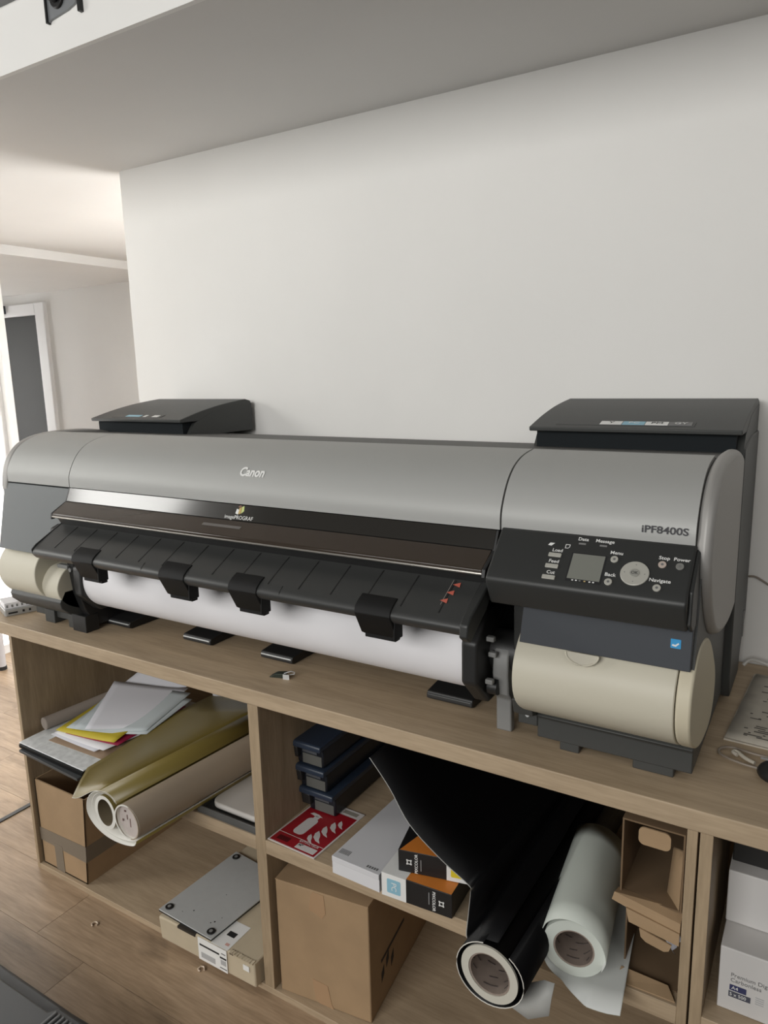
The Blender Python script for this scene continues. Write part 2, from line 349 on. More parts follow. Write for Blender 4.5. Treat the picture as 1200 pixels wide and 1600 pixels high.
for zz in (.12, .085):
    build('side_clip', MB().box(.9788, .981, .63, .637, zz, zz+.028), grey_pl, pr)

# ink tank covers
def tank(x0, x1, dy):
    lidp = crom([(.372+dy,.583),(.45+dy,.602),(.53+dy,.617),(.60+dy,.626),(.662+dy,.632)], 5)
    lid = [(.374+dy,.574)]+lidp+[(.685+dy,.626),(.694+dy,.60),(.694+dy,.575)]
    r = build('tank_cover', MB().prism(lid, x0, x1), dark, pr, bevel=.002)
    build('tank_front', MB().box(x0+.012, x1-.012, .392+dy, .60+dy, .525, .578), mat('tank_front_blue_black', (.012,.015,.017), .85, spec=.2), r)
    build('tank_flank', MB().prism([(.40+dy,.53),(.43+dy,.57),(.52+dy,.602),(.60+dy,.612),(.69+dy,.618),(.69+dy,.53)], x1-.012, x1+.0005), dark, r)
    build('tank_flank', MB().prism([(.40+dy,.53),(.43+dy,.57),(.52+dy,.602),(.60+dy,.612),(.69+dy,.618),(.69+dy,.53)], x0, x0+.012), dark, r)
    return r
tR = tank(.545, .975, .01); tL = tank(-.945, -.535, -.005)
def lid_strip(par, x0, x1, y0, y1, dy, m):
    f = lambda y: .583+(y-.372-dy)*.2436
    return build('ink_label', MB().hexa([(x0,y0,f(y0)-.001),(x1,y0,f(y0)-.001),(x1,y1,f(y1)-.001),(x0,y1,f(y1)-.001)], [(x0,y0,f(y0)+.0012),(x1,y0,f(y0)+.0012),(x1,y1,f(y1)+.0012),(x0,y1,f(y1)+.0012)]), m, par, smooth=0)
lid_strip(tR, .60, .885, .401, .428, .01, panel_m)
cx = .695
sl = (Vector((0,1,.2436))).normalized()
for m_, t_, c_ in ((whitep,'Y',blackp), (cblue,'PC',whitep), (whitep,'PM',blackp), (mat('ink_grey',(.16,.16,.16),.5),'GY',whitep)):
    q = lid_strip(tR, cx, cx+.045, .404, .424, .01, m_); q.location.z += .0008
    letter('lettering', t_, c_, tR, (cx+.023, .414, .583+(.414-.382)*.2436+.0026), X, sl, .016, .0003, sx=1.2); cx += .0465
lid_strip(tL, -.86, -.64, .382, .408, -.005, deckm)
for x0, x1, m_ in ((-.80,-.735,cblue), (-.72,-.708,whitep), (-.68,-.655,whitep)):
    q = lid_strip(tL, x0, x1, .387, .402, -.005, m_); q.location.z += .0008

# smoked window over the platen
win = build('upper_window', MB().prism([(.026,.4255),(.012,.393),(.020,.390),(.034,.4255)], XSL+.004, XSR-.008), lens, pr, smooth=0)
low = build('lower_window', MB().prism([(.0125,.392),(-.028,.3695),(-.033,.366),(-.034,.360),(-.029,.357),(.018,.382)], XSL+.002, XSR-.010), lens2, pr, bevel=.0015)
build('window_end', MB().prism([(.028,.4255),(.012,.391),(-.033,.367),(-.036,.352),(-.026,.352),(.030,.385),(.04,.4255)], XSL-.004, XSL+.002), darker, pr, bevel=.001)
build('window_end', MB().prism([(.028,.4255),(.012,.391),(-.033,.367),(-.036,.352),(-.026,.352),(.030,.385),(.04,.4255)], XSR-.010, XSR-.003), darker, pr, bevel=.001)
build('window_rail', MB().tube([(XSL+.002,-.032,.3585),(XSR-.010,-.032,.3585)], .0028, 10), mat('rail_metal', (.35,.33,.30), .25, .6), low)
build('platen', MB().prism([(.02,.388),(-.018,.352),(-.005,.330),(.05,.315),(.11,.33),(.11,.43),(.045,.43)], XSL, XSR), darker, pr)
wv = Vector((0,.0145,.0325)).normalized()
build('window_label', MB().prism_ax(rect(0,.115,0,.008), (-.085,-.0105,.3795), X, Vector((0,.0405,.0225)).normalized(), Vector((0,-.0225,.0405)).normalized(), .0006), mat('window_label_grey', (.16,.15,.14), .4), low)
O = Vector((.006,.0165,.402)); N_ = X.cross(wv)
letter('lettering', 'imagePROGRAF', whitep, win, O+wv*-.004+N_*.0008, X, wv, .0125, .0003, sx=1.0)
lg = lambda poly, m_: decal('logo_mark', poly, m_, win, O+N_*.0008, X, wv)
lg([(-.012,.005),(-.004,.003),(-.002,.014),(-.010,.016)], whitep)
lg([(-.003,.004),(.004,.006),(.003,.021),(-.004,.017)], mat('logo_amber', (.55,.38,.12), .5))
lg([(.005,.006),(.012,.012),(.010,.024),(.004,.021)], mat('logo_green', (.55,.62,.22), .5))
lg([(-.004,.019),(.003,.022),(-.001,.025),(-.007,.021)], mat('logo_brown', (.22,.10,.06), .5))
tg = Vector((0,.019,.030)).normalized()
letter('lettering', 'Canon', whitep, pr, (.024,.0485,.4965), X, tg, .030, .0012, bold=.0009, shear=.12, sx=.9)
letter('lettering', 'iPF8400S', mat('lettering_dark', (.05,.05,.055), .5), pr, (.906,.0275,.452), X, Vector((0,.02,1)), .0165, .0008, bold=.0003, sx=1.2)

# paper output guide with ribs and four hanging clips
gp = crom([(.0,.338),(-.03,.323),(-.065,.304),(-.084,.293),(-.095,.284),(-.099,.275),(-.095,.267)], 4)
gp2 = [(y+.006, z-.006) for y, z in gp][::-1]
gd = build('output_guide', MB().prism(gp+gp2, XSL, XSR-.022), guide_m, pr, smooth=50)
build('guide_end', MB().prism([(.004,.342),(-.086,.297),(-.101,.284),(-.103,.262),(-.088,.250),(-.070,.262),(-.02,.29),(.004,.32)], XSR-.022, XSR-.005), panel_m, pr, bevel=.003)
build('guide_end', MB().prism([(.0,.340),(-.086,.296),(-.100,.284),(-.098,.272),(-.08,.276),(-.02,.30)], XSL-.004, XSL), guide_m, pr, bevel=.001)
gt = Vector((0,-.084,-.046)).normalized()
nr = 15
for i in range(nr):
    xr = -.535+i*(1.09/(nr-1))
    build('rib', MB().prism([(-.012,.3335),(-.084,.2945),(-.084,.2925),(-.012,.3315)], xr, xr+.0022), darker, gd, smooth=0)
for xr in (-.20, .205):
    build('guide_seam', MB().prism([(-.084,.2945),(-.0965,.284),(-.0995,.275),(-.0945,.275),(-.084,.290)], xr, xr+.001), darker, gd, smooth=0)
for x0, x1 in ((-.447,-.368), (-.140,-.060), (.070,.148), (.388,.466)):
    build('hanging_clip', MB().prism([(-.070,.303),(-.086,.2955),(-.098,.286),(-.102,.274),(-.078,.228),(-.068,.222),(-.064,.228),(-.072,.235),(-.092,.272),(-.094,.28),(-.084,.2905),(-.070,.299)], x0, x1)
          .box(x0+.006, x1-.004, -.075, -.058, .218, .228).box(x1-.002, x1+.003, -.088, -.060, .226, .262), mat('clip_black', (.008,.008,.008), .6, spec=.25), gd, bevel=.0015)
for k in range(3):
    t0 = .022+.021*k; c = Vector((.556+.004*(2-k), 0, 0))+Vector((0,-.002,.3385))+gt*t0
    decal('warning_mark', [(-.009,-.001),(.006,-.006),(.004,.006)], mat('mark_red', (.55,.13,.09), .5), gd, c+Vector((0,-.0004,.0008)), X, -gt)
decal('warning_line', rect(-.0006,.0006,-.075,-.012), mat('mark_line', (.25,.22,.2), .5), gd, Vector((.552,-.002,.3392)), X, -gt)

# control panel
cp = build('control_panel', MB().prism([(.030,.4325),(.026,.4325),(-.040,.3695),(-.049,.358),(-.048,.349),(-.026,.307),(.06,.300),(.06,.42)], XSR+.003, .956), panel_m, pr, bevel=.005, seg=3)
pd = Vector((0,-.066,-.063)).normalized(); pN = X.cross(-pd)
P0 = Vector((0,.026,.4325))
def pp(x, t, h=.0): return P0+Vector((x,0,0))+pd*t+pN*h
for x, t in ((.739,.046),(.739,.068),(.739,.090)):
    build('button', MB().prism_ax(rrect(-.011,.011,-.0038,.0038,.0012), pp(x,t), X, -pd, pN, .0025), btn, cp, bevel=.0005)
for s_, x, t in (('Load',.741,.036),('Feed',.740,.058),('Cut',.740,.080),('Data',.779,.009),('Message',.815,.009),('Menu',.838,.029),('Back',.836,.071),('Stop',.912,.029),('Power',.938,.029),('Navigate',.912,.071)):
    letter('lettering', s_, whitep, cp, pp(x,t,.0003), X, -pd, .0088, .0002, bold=.00012, sx=1.05)
for x, t, m_ in ((.837,.042,btn),(.836,.085,btn),(.911,.042,mat('button_pink',(.48,.40,.35),.4)),(.937,.042,mat('button_dim',(.20,.20,.185),.4)),(.910,.085,btn)):
    b_ = build('button', MB().disc(pp(x,t), pN, .0062, .0028, 24), m_, cp, bevel=.0006)
    build('button_symbol', MB().disc(pp(x,t,.0028), pN, .0022, .0002, 12), MATS['ink_grey'], b_ if False else cp)
build('dial', MB().disc(pp(.873,.064), pN, .0222, .003, 48), btn, cp, bevel=.001)
build('ok_button', MB().disc(pp(.873,.064,.003), pN, .0075, .0012, 28), mat('ok_grey', (.36,.355,.32), .4, .2), cp, bevel=.0004)
letter('lettering', 'OK', blackp, cp, pp(.873,.064,.0043), X, -pd, .0075, .0002)
for a in range(4):
    u, v = math.cos(a*PI/2)*.0155, math.sin(a*PI/2)*.0155
    build('dial_arrow', MB().disc(pp(.873+u,.064-v,.003), pN, .0014, .0002, 3), grey_pl, cp)
build('screen_bezel', MB().prism_ax(rrect(-.029,.029,-.0275,.0275,.002), pp(.7955,.064,-.001), X, -pd, pN, .0016), blackp, cp)
build('screen', MB().prism_ax(rect(-.0265,.0265,-.024,.0245), pp(.7955,.063,.0004), X, -pd, pN, .0006), scrm, cp)
for u, m_ in ((-.018,whitep),(-.012,whitep),(-.006,grey_pl),(.002,mat('lcd_amber',(.6,.45,.2),.5)),(.010,whitep),(.016,whitep)):
    build('screen_icon', MB().prism_ax(rect(u,u+.003,-.0265,-.0245), pp(.7955,.064,.0007), X, -pd, pN, .0003), m_, cp)
for x in (.779, .814):
    build('status_light', MB().prism_ax(rrect(-.006,.006,-.0015,.0015,.0006), pp(x,.018), X, -pd, pN, .0008), grey_pl, cp)
decal('panel_symbol', [(-.005,-.002),(.001,-.003),(.006,.003),(-.002,.003)], whitep, cp, pp(.727,.025,.0003), X, -pd)
sy = MB()
for q in (rect(-.004,-.003,-.004,.004), rect(.003,.004,-.001,.004), rect(-.003,.003,.003,.004), rect(-.003,.001,-.004,-.003), [(.0005,-.004),(.0015,-.004),(.004,-.001),(.003,-.0005)]):
    sy.prism_ax(q, pp(.756,.026,.0003), X, -pd, pN, .0003)
build('panel_symbol', sy, whitep, cp, smooth=0)
build('panel_flank', MB().prism([(.030,.43),(-.030,.372),(-.034,.32),(-.015,.305),(.06,.30),(.06,.43)], .956, .962), panel_m, pr, bevel=.002)
# lower front panel, lever and blue sticker
lf = build('lower_front_panel', MB().hexa([(.674,.0,.232),(.960,.0,.232),(.960,.12,.232),(.674,.12,.232)], [(.682,.0,.308),(.961,.0,.308),(.961,.12,.308),(.682,.12,.308)]), blueg, pr, bevel=.0015)
st = decal('energy_sticker', rrect(0,.0155,0,.0155,.001), mat('sticker_blue', (.05,.33,.66), .45), lf, (.9285,-.0001,.2685), X, Z)
decal('sticker_swoosh', [(.002,.004),(.008,.003),(.013,.008),(.012,.010),(.007,.006),(.003,.007)], whitep, lf, (.9285,-.0006,.2685), X, Z)
build('front_strut', MB().box(.640, .662, .06, .10, .19, .32), panel_m, pr, bevel=.002)
build('inner_wall', MB().box(.628, .648, .15, .40, .05, .34), darker, pr)
build('release_lever', MB().prism([(.085,.178),(.075,.165),(.072,.13),(.078,.085),(.092,.07),(.094,.0),(.112,.0),(.112,.075),(.10,.095),(.098,.13),(.105,.165),(.12,.182),(.105,.186)], .592, .624), grey_pl, pr, bevel=.003)
# beige roll covers
bpts = [(.115,.252),(.060,.256),(.018,.240),(-.014,.200),(-.018,.152),(.004,.112),(.050,.079),(.10,.057),(.155,.046),(.215,.044),(.255,.058),(.277,.095),(.268,.14),(.216,.195),(.165,.233)]
bsh = crom(bpts, 5, True)
bc = build('roll_cover', MB().prism(bsh, .668, .9415), beige, pr, bevel=.002, smooth=50)
bd = build('roll_cover_end', MB().prism([(y,z) for y,z in bsh], .943, .967), beige_d, pr, bevel=.004, seg=3, smooth=50); bd['label'] = 'beige round end cover'
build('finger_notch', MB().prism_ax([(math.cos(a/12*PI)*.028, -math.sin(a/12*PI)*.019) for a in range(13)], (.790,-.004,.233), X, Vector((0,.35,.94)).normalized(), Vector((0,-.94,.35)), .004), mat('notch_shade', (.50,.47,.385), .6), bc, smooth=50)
build('finger_notch_lip', MB().tube([(.790+math.cos(a/14*PI)*.028, -.009+.006*math.sin(a/14*PI)*-1, .234-math.sin(a/14*PI)*.018) for a in range(15)], .0018, 8), beige, bc)
upl = bsh
bl = build('roll_cover', MB().prism(bsh, XL+.004, -.738), beige, pr, bevel=.002, smooth=50)
bs2 = [(min(max(y, .0), .26)*1.0+.004, min(z, .197)) for y, z in bsh]
build('roll_cover_core', MB().prism(crom([(.13,.196),(.055,.197),(.022,.185),(.0,.150),(.004,.115),(.030,.085),(.08,.062),(.13,.05),(.18,.1),(.18,.16)],5,True), -.738, -.668), beige, bl, bevel=.002, smooth=50)
build('cover_latch', MB().box(-.705,-.66,.03,.045,.192,.203), grey_pl, bl, bevel=.002)
build('left_front_panel', MB().prism([(.028,.4235),(-.012,.238),(.06,.232),(.07,.42)], XL+.010, XSL-.005), leftp, pr, bevel=.0015)
build('hinge_block', MB().prism([(.002,.330),(-.02,.322),(-.03,.285),(.01,.26)], XSL-.03, XSL-.006), darker, pr)
# base rails and feet
basep = [(.002,.100),(.006,.083),(.028,.062),(.062,.050),(.076,.040),(.076,.016),(.30,.016),(.30,.13),(.02,.13)]
baser = [(.070,.062),(.076,.056),(.076,.016),(.30,.016),(.30,.10),(.12,.10),(.09,.075)]
rb = build('base_rail', MB().prism(baser, .684, .962).prism([(.04,.10),(.05,.068),(.076,.060),(.076,.036),(.2,.036),(.2,.10)], .645, .684), dark, pr, bevel=.002)
build('screw', MB().disc((.664,.0765,.056), -Y, .004, .003, 14), metal, rb)
lb = build('base_rail', MB().prism(basep, XL+.012, -.668), dark, pr, bevel=.002)
for x0, x1 in ((.728,.765), (.862,.932)): build('foot', MB().box(x0, x1, .077, .13, 0, .03), dark, pr, bevel=.002)
for x0, x1 in ((-.845,-.80), (-.735,-.685)): build('foot', MB().box(x0, x1, .066, .13, 0, .04), dark, pr, bevel=.002)
build('foot', MB().box(-.86,-.78,.45,.55,0,.05).box(.84,.93,.45,.55,0,.05), dark, pr)
# spool flanges, inner frames
def octa(r, c): return [(c[0]+r*math.cos(PI/8+k*PI/4), c[1]+r*math.sin(PI/8+k*PI/4)) for k in range(8)]
RC = (.122, .160)
build('spool_flange', MB().prism(octa(.108, RC), .548, .582), darker, pr, bevel=.006, seg=3)
build('spool_flange', MB().prism(octa(.100, RC), -.640, -.604), mat('flange_grey', (.028,.028,.028), .35), pr, bevel=.006, seg=3)
hub = build('spool_hub', MB().tube([(.582,*RC),(.64,*RC)], .042, 24).disc((.585,.075,.10), X, .016, .02, 12), darker, pr)
for yy, zz in ((.05,.20),(.06,.165),(.045,.115)): build('hub_knob', MB().box(.588,.604,yy,yy+.012,zz,zz+.01), grey_pl, pr, bevel=.002)
build('inner_frame', MB().prism([(.03,.27),(.045,.12),(.06,.07),(.09,.012),(.3,.012),(.3,.29)], -.668, -.642), darker, pr, bevel=.003)
build('frame_screw', MB().disc((-.655,.0372,.19), -Y, .006, .004, 12), grey_pl, pr)
build('cross_beam', MB().box(-.642, .628, .25, .40, .04, .33), darker, pr)
build('inner_frame', MB().box(-.70, -.64, .055, .10, .0, .05), darker, pr, bevel=.002)
for i, (x0, x1, y0) in enumerate(((-.655,-.555,.135), (-.352,-.25,.148), (-.078,.024,.152), (.405,.515,.146))):
    t_ = build('support_foot', MB().prism([(y0,.012),(y0+.004,.020),(y0+.09,.028),(y0+.20,.05),(y0+.20,.0),(y0+.01,.0),(y0,.004)], x0, x1), darker, pr, bevel=.002)
    build('foot_edge', MB().tube([(x0+.003,y0+.0005,.0135),(x1-.003,y0+.0005,.0135)], .0022, 8), metal if i < 3 else guide_m, t_)
# the loaded roll
rp = thing('paper_roll', 'white paper roll loaded across the printer front', 'paper roll', (-.03, RC[0], .075))
build('paper', MB().pipe((-.604,*RC), (.548,*RC), .0865, .06, 64), paperm, rp, smooth=50)
build('core', MB().pipe((-.604,*RC), (.548,*RC), .0595, .05, 40), corem, rp, smooth=50)

# ------------------------------------------------------------------ on the worktop
bcp = thing('binder_clip', 'small dark binder clip lying open on the worktop edge', 'binder clip', (.045, .085, 0))
build('jaw', MB().prism_ax([(-.03,0),(-.012,.010),(.012,.012),(.012,0)], (.047,.078,0), Vector((.96,.28,0)), Z, Vector((-.28,.96,0)), .018), mat('clip_dark', (.035,.045,.035), .3, .4), bcp, bevel=.001)
build('steel_edge', MB().prism_ax(rect(-.002,.014,0,.0125), (.058,.078,0), Vector((.96,.28,0)), Z, Vector((.28,-.96,0)), .0015), metal, bcp)
build('handle', MB().tube([(.055,.083,.012),(.068,.094,.016),(.074,.100,.012),(.070,.104,.006),(.060,.097,.004)], .0013, 8), metal, bcp)
hb = thing('card_reader_hub', 'small grey metal hub with card slot at the worktop end', 'hub', (-1.0, .055, 0))
hO, hU, hV = Vector((-.992,.028,0)), Vector((.36,.93,0)).normalized(), Vector((-.93,.36,0)).normalized()
build('case', MB().prism_ax(rrect(0,.105,0,.09,.008), hO, hU, hV, Z, .020), mat('hub_grey', (.42,.42,.41), .35, .4), hb, bevel=.002)
nO = hO-hV*.0004
for u0, u1, v0, v1 in ((.010,.036,.007,.012), (.050,.056,.007,.014), (.068,.074,.007,.014)):
    build('port', MB().prism_ax(rect(u0,u1,v0,v1), nO, hU, Z, -hV, .0005), blackp, hb)
np_ = thing('note_block', 'white printed note block lying on the grey hub', 'note block', (-1.0, .06, .0205))
build('pages', MB().prism_ax(rect(.004,.092,.012,.085), hO+Z*.0205, hU, hV, Z, .018), paperm, np_)
for k in range(5): build('lettering', MB().prism_ax(rect(.008+.014*k,.013+.014*k,.004,.012), hO+Z*.0205+hV*.0115, hU, Z, -hV, .0005), grey_pl, np_)
# leaflets, cable, mouse at the right end
pls = [('folded instruction leaflet covered in small print beside the printer', 0, .0), ('plain leaflet under the folded instruction leaflet', .006, -.0)]
A, B, C_, D = Vector((.992,.268,0)), Vector((1.22,.252,0)), Vector((1.22,.62,0)), Vector((1.016,.618,0))
leafm = mat('leaflet_paper', (.50,.46,.39), .8, noise=.08, nscale=30)
lt = thing('instruction_leaflet', pls[1][0], 'leaflet', (1.1,.45,0))
build('sheet', MB().hexa([A+Vector((-.002,-.004,0)),B,C_,D+Vector((-.004,0,0))], [p+Z*.003 for p in (A+Vector((-.002,-.004,0)),B,C_,D+Vector((-.004,0,0)))]), leafm, lt)
lt = thing('instruction_leaflet', pls[0][0], 'leaflet', (1.1,.45,.0035))
rows = []
for j in range(13):
    v = j/12; a = A.lerp(D, v); b = B.lerp(C_, v); zz = .0045+.004*abs(math.sin(v*PI*3))
    rows.append([tuple(a.lerp(b, i/6)+Z*zz) for i in range(7)])
lo = build('sheet', MB().grid(rows), leafm, lt, solid=.001, recalc=False)
pm_ = mat('leaflet_print', (.10,.09,.08), .8)
rr = random.Random(3)
def leaf_mark(u0, u1, v0, v1):
    def P(u, v):
        a = A.lerp(D, v).lerp(B.lerp(C_, v), u); return a+Z*(.0045+.004*abs(math.sin(v*PI*3))+.0004)
    build('print_mark', MB().hexa([P(u0,v0),P(u1,v0),P(u1,v1),P(u0,v1)], [P(u,v)+Z*.0004 for u,v in ((u0,v0),(u1,v0),(u1,v1),(u0,v1))]), pm_, lo, smooth=0)
for v in (.06,.075,.095,.12,.14,.165,.19,.30,.315,.36,.40,.55,.60,.70,.78):
    u = rr.uniform(.10,.2)
    while u < .75:
        w = rr.choice((.02,.03,.09,.14)); leaf_mark(u, u+w, v, v+.008); u += w+rr.uniform(.04,.12)
cable = mat('cable_grey', (.24,.20,.16), .5)
tag(build('cable', MB().tube(crom([(1.16,.235,.004),(1.06,.225,.004),(1.01,.232,.004),(.990,.218,.004),(.992,.198,.004),(1.02,.182,.004),(1.06,.176,.004),(1.12,.185,.004)],8), .0022, 8), cable), 'thin beige cable looped in front of the leaflets', 'cable')
tag(build('cable', MB().tube(crom([(1.020,.205,.0045),(1.012,.212,.006),(1.018,.216,.006),(1.034,.200,.005),(1.05,.190,.0045)],6), .0034, 8), mat('cable_pale', (.48,.44,.37), .5)), 'short pale cable tie inside the cable loop', 'cable')
tag(build('cable', MB().tube(crom([(.98,.69,.215),(.995,.697,.213),(1.02,.698,.199),(1.07,.698,.17),(1.15,.698,.14)],6), .0025, 8), cable), 'thin cable running from the printer along the white wall', 'cable')
tag(build('cable', MB().tube(crom([(.985,.655,.006),(1.00,.66,.02),(1.03,.655,.018),(1.06,.66,.006),(1.15,.665,.006)],6), .004, 8), mat('cable_white', (.62,.60,.56), .5)), 'white power cable on the worktop against the wall', 'cable')
mo = thing('computer_mouse', 'black mouse on the worktop in front of the leaflets', 'mouse', (1.10,.17,0))
ms = MB(); rowsm = []
for j in range(9):
    a = j/8*PI/2; rowsm.append([(1.105+.050*math.cos(k/24*2*PI)*math.cos(a*.98), .165+.036*math.sin(k/24*2*PI)*math.cos(a*.98), .006+.026*math.sin(a)) for k in range(25)])
rowsm.insert(0, [(1.105+.047*math.cos(k/24*2*PI), .165+.033*math.sin(k/24*2*PI), .0) for k in range(25)])
build('shell', ms.grid(rowsm), darker, mo, smooth=60); build('button_seam', MB().box(1.06,1.10,.1645,.1655,.0285,.0325), grey_pl, mo)

# ------------------------------------------------------------------ left bay, upper
tag(build('marbled_sheet_panel', MB().hexa([(-.898,-.032,-.3648),(-.585,-.040,-.3648),(-.60,.42,-.3648),(-.915,.42,-.3648)], [(-.898,-.032,-.361),(-.585,-.040,-.361),(-.60,.42,-.361),(-.915,.42,-.361)]), mat('marbled_white', (.76,.78,.78), .45, noise=.14, nscale=55), bevel=.0008), 'pale marbled panel on top of the black panels', 'panel')
tag(build('black_sheet_panel', MB().hexa([(-.895,-.036,-.3765),(-.583,-.046,-.3765),(-.60,.42,-.3765),(-.912,.42,-.3765)], [(-.895,-.036,-.3652),(-.583,-.046,-.3652),(-.60,.42,-.3652),(-.912,.42,-.3652)]), vblack, bevel=.0008), 'black panel under the pale marbled panel', 'panel')
tag(build('slate_sheet_panel', MB().hexa([(-.884,-.044,-.3850),(-.588,-.060,-.3850),(-.60,.42,-.3850),(-.90,.42,-.3850)], [(-.884,-.044,-.377),(-.588,-.060,-.377),(-.60,.42,-.377),(-.90,.42,-.377)]), mat('slate_panel', (.055,.06,.062), .4), bevel=.0008), 'slate grey panel lowest of the panel pile', 'panel')
def sheet(name, label, cat, corners, m, curl=.004, wave=0., nu=10, nv=10, th=.0006, seed=0):
    bl_, br_, tr_, tl_ = [Vector(c) for c in corners]; rg = random.Random(seed); ph = rg.uniform(0, 6)
    rows = []
    for j in range(nv+1):
        v = j/nv; a = bl_.lerp(tl_, v); b = br_.lerp(tr_, v)
        rows.append([tuple(a.lerp(b, i/nu)+Z*(curl*((2*i/nu-1)**2)*(1-v)+wave*math.sin(3.3*i/nu+ph)*v)) for i in range(nu+1)])
    return tag(build(name, MB().grid(rows), m, solid=th, recalc=False), label, cat)
sheet('cardboard_sheet', 'brown cardboard sheet lying under the loose papers', 'cardboard', [(-.826,.018,-.359),(-.584,.024,-.359),(-.575,.36,-.359),(-.83,.36,-.359)], mat('brown_board', (.26,.18,.115), .8), 0, 0, th=.003)
white2 = mat('paper_cool', (.66,.66,.70), .7); white3 = mat('paper_blue_grey', (.52,.57,.585), .7)
sheet('paper_sheet', 'lowest white paper sheet on the brown cardboard', 'paper', [(-.843,.038,-.3555),(-.635,.034,-.3555),(-.57,.33,-.354),(-.80,.345,-.354)], white2, .002, seed=1)
sheet('paper_sheet', 'white paper sheet with a torn corner under the crimson one', 'paper', [(-.838,.046,-.3525),(-.612,.048,-.3525),(-.56,.34,-.350),(-.80,.35,-.350)], paperm, .002, seed=2)
sheet('paper_sheet', 'crimson edged sheet under the yellow sheet', 'paper', [(-.80,.058,-.3495),(-.596,.085,-.3495),(-.60,.36,-.344),(-.81,.33,-.344)], mat('paper_crimson', (.30,.01,.05), .6), .001, seed=3)
sheet('paper_sheet', 'bright yellow paper sheet in the loose pile', 'paper', [(-.836,.050,-.3465),(-.612,.086,-.3465),(-.66,.39,-.318),(-.855,.32,-.316)], mat('paper_yellow', (.60,.48,.04), .6), .003, seed=4)
sheet('paper_sheet', 'blue grey paper sheet with curled corner', 'paper', [(-.803,.064,-.340),(-.556,.160,-.343),(-.560,.35,-.306),(-.81,.30,-.290)], white3, .006, seed=5)
sheet('paper_sheet', 'pale sheet just below the topmost paper', 'paper', [(-.775,.070,-.3365),(-.568,.170,-.3385),(-.585,.37,-.298),(-.82,.28,-.276)], white3, .006, seed=6)
sheet('paper_sheet', 'topmost large white paper sheet of the loose pile', 'paper', [(-.735,.080,-.334),(-.585,.190,-.335),(-.612,.385,-.288),(-.805,.252,-.262)], white2, .005, .006, seed=7)
sheet('paper_sheet', 'crumpled sheet rising behind the loose papers', 'paper', [(-.80,.26,-.285),(-.63,.39,-.30),(-.56,.48,-.24),(-.75,.38,-.225)], white2, .004, .012, seed=8)
tb = thing('grey_tube', 'pale grey cardboard tube along the cabinet side panel', 'tube', (-.89,.05,-.361))
build('tube_wall', MB().pipe((-.900,.055,-.341), (-.850,.56,-.341), .0195, .017, 28), mat('tube_grey', (.36,.31,.27), .75), tb); build('end_plug', MB().disc((-.8995,.06,-.341), (-.05,-.5,0), .017, .006), MATS['tube_grey'], tb)
tag(build('white_binder', MB().hexa([(-.56,.44,-.384),(-.36,.42,-.384),(-.35,.56,-.384),(-.55,.58,-.384)], [(-.56,.44,-.21),(-.36,.42,-.21),(-.35,.56,-.21),(-.55,.58,-.21)]), mat('binder_white', (.60,.60,.60), .6), bevel=.002), 'white binder standing at the back behind the gold roll', 'binder')
# gold vinyl roll with loose flap
gr = thing('gold_vinyl_roll', 'olive gold vinyl roll with a loose flap over the cabinet shelf', 'vinyl roll', (-.25,.1,-.384))
AX = .096
def sweep_xz(curve, y0, y1, n=2): return [[(x+AX*(y0+(y1-y0)*j/n+.19), y0+(y1-y0)*j/n, z) for x, z in curve] for j in range(n+1)]
outer = crom([(-.188,-.350),(-.190,-.357),(-.200,-.367),(-.232,-.3745),(-.270,-.3765),(-.308,-.371),(-.342,-.355),(-.361,-.330),(-.357,-.298),(-.336,-.272),(-.306,-.2575),(-.280,-.2535),(-.262,-.2575),(-.2505,-.266),(-.2462,-.2735)], 6)
build('outer_turn', MB().grid(sweep_xz(outer, -.19, .42)), [gold, vwhite], gr, solid=.0016, soff=0, back=1, recalc=False, smooth=60)
inner = crom([(-.190,-.3495),(-.206,-.359),(-.238,-.366),(-.272,-.3675),(-.306,-.360),(-.333,-.341),(-.346,-.313),(-.338,-.286),(-.317,-.268),(-.290,-.2605),(-.268,-.265),(-.257,-.275)], 6)
build('middle_turn', MB().grid(sweep_xz(inner, -.186, .42)), [gold, vwhite], gr, solid=.0016, soff=0, back=1, recalc=False, smooth=60)
ctr = (-.2945, -.312)
def oval(rx, rz, c, n=44): return [(c[0]+rx*math.cos(2*PI*k/n), c[1]+rz*math.sin(2*PI*k/n)) for k in range(n+1)]
wound = MB(); 
ro, ri = oval(.0375,.044,ctr), oval(.0275,.0345,ctr)
for yy, ord_ in ((-.188, 1),):
    wound.grid([[(x+AX*(yy+.19),yy,z) for x,z in ro], [(x+AX*(yy+.19),yy,z) for x,z in ri]])
wound.grid([[(x+AX*(yy+.19),yy,z) for x,z in ri] for yy in (-.188,.42)], 1).grid([[(x+AX*(yy+.19),yy,z) for x,z in ro] for yy in (-.188,.42)], 2)
build('wound_layers', wound, [vwhite, mat('core_olive', (.20,.16,.10), .7), gold], gr, recalc=True, smooth=40)
E_ = [(-.430,-.182,-.318),(-.520,-.095,-.343),(-.572,-.035,-.352),(-.575,.05,-.350),(-.578,.16,-.342),(-.560,.29,-.322),(-.525,.40,-.306)]
T_ = [(-.305+AX*(y+.19), y, -.2575) for y in (-.19,-.15,-.10,0,.12,.28,.42)]
rows = []
for e_, t_ in zip(E_, T_):
    e_, t_ = Vector(e_), Vector(t_); row = []
    for k in range(15):
        u = k/14; q = t_.lerp(e_, u); zz = t_.z+(e_.z-t_.z)*(3*u*u-2*u**3)*.72+(e_.z-t_.z)*u*.28
        if u > .85: zz += 0
        row.append((q.x, q.y, zz+.0008))
    rows.append(row)
build('loose_flap', MB().grid([r[::-1] for r in rows]), [gold, vwhite], gr, solid=.0012, soff=-1, back=1, recalc=False, smooth=60)
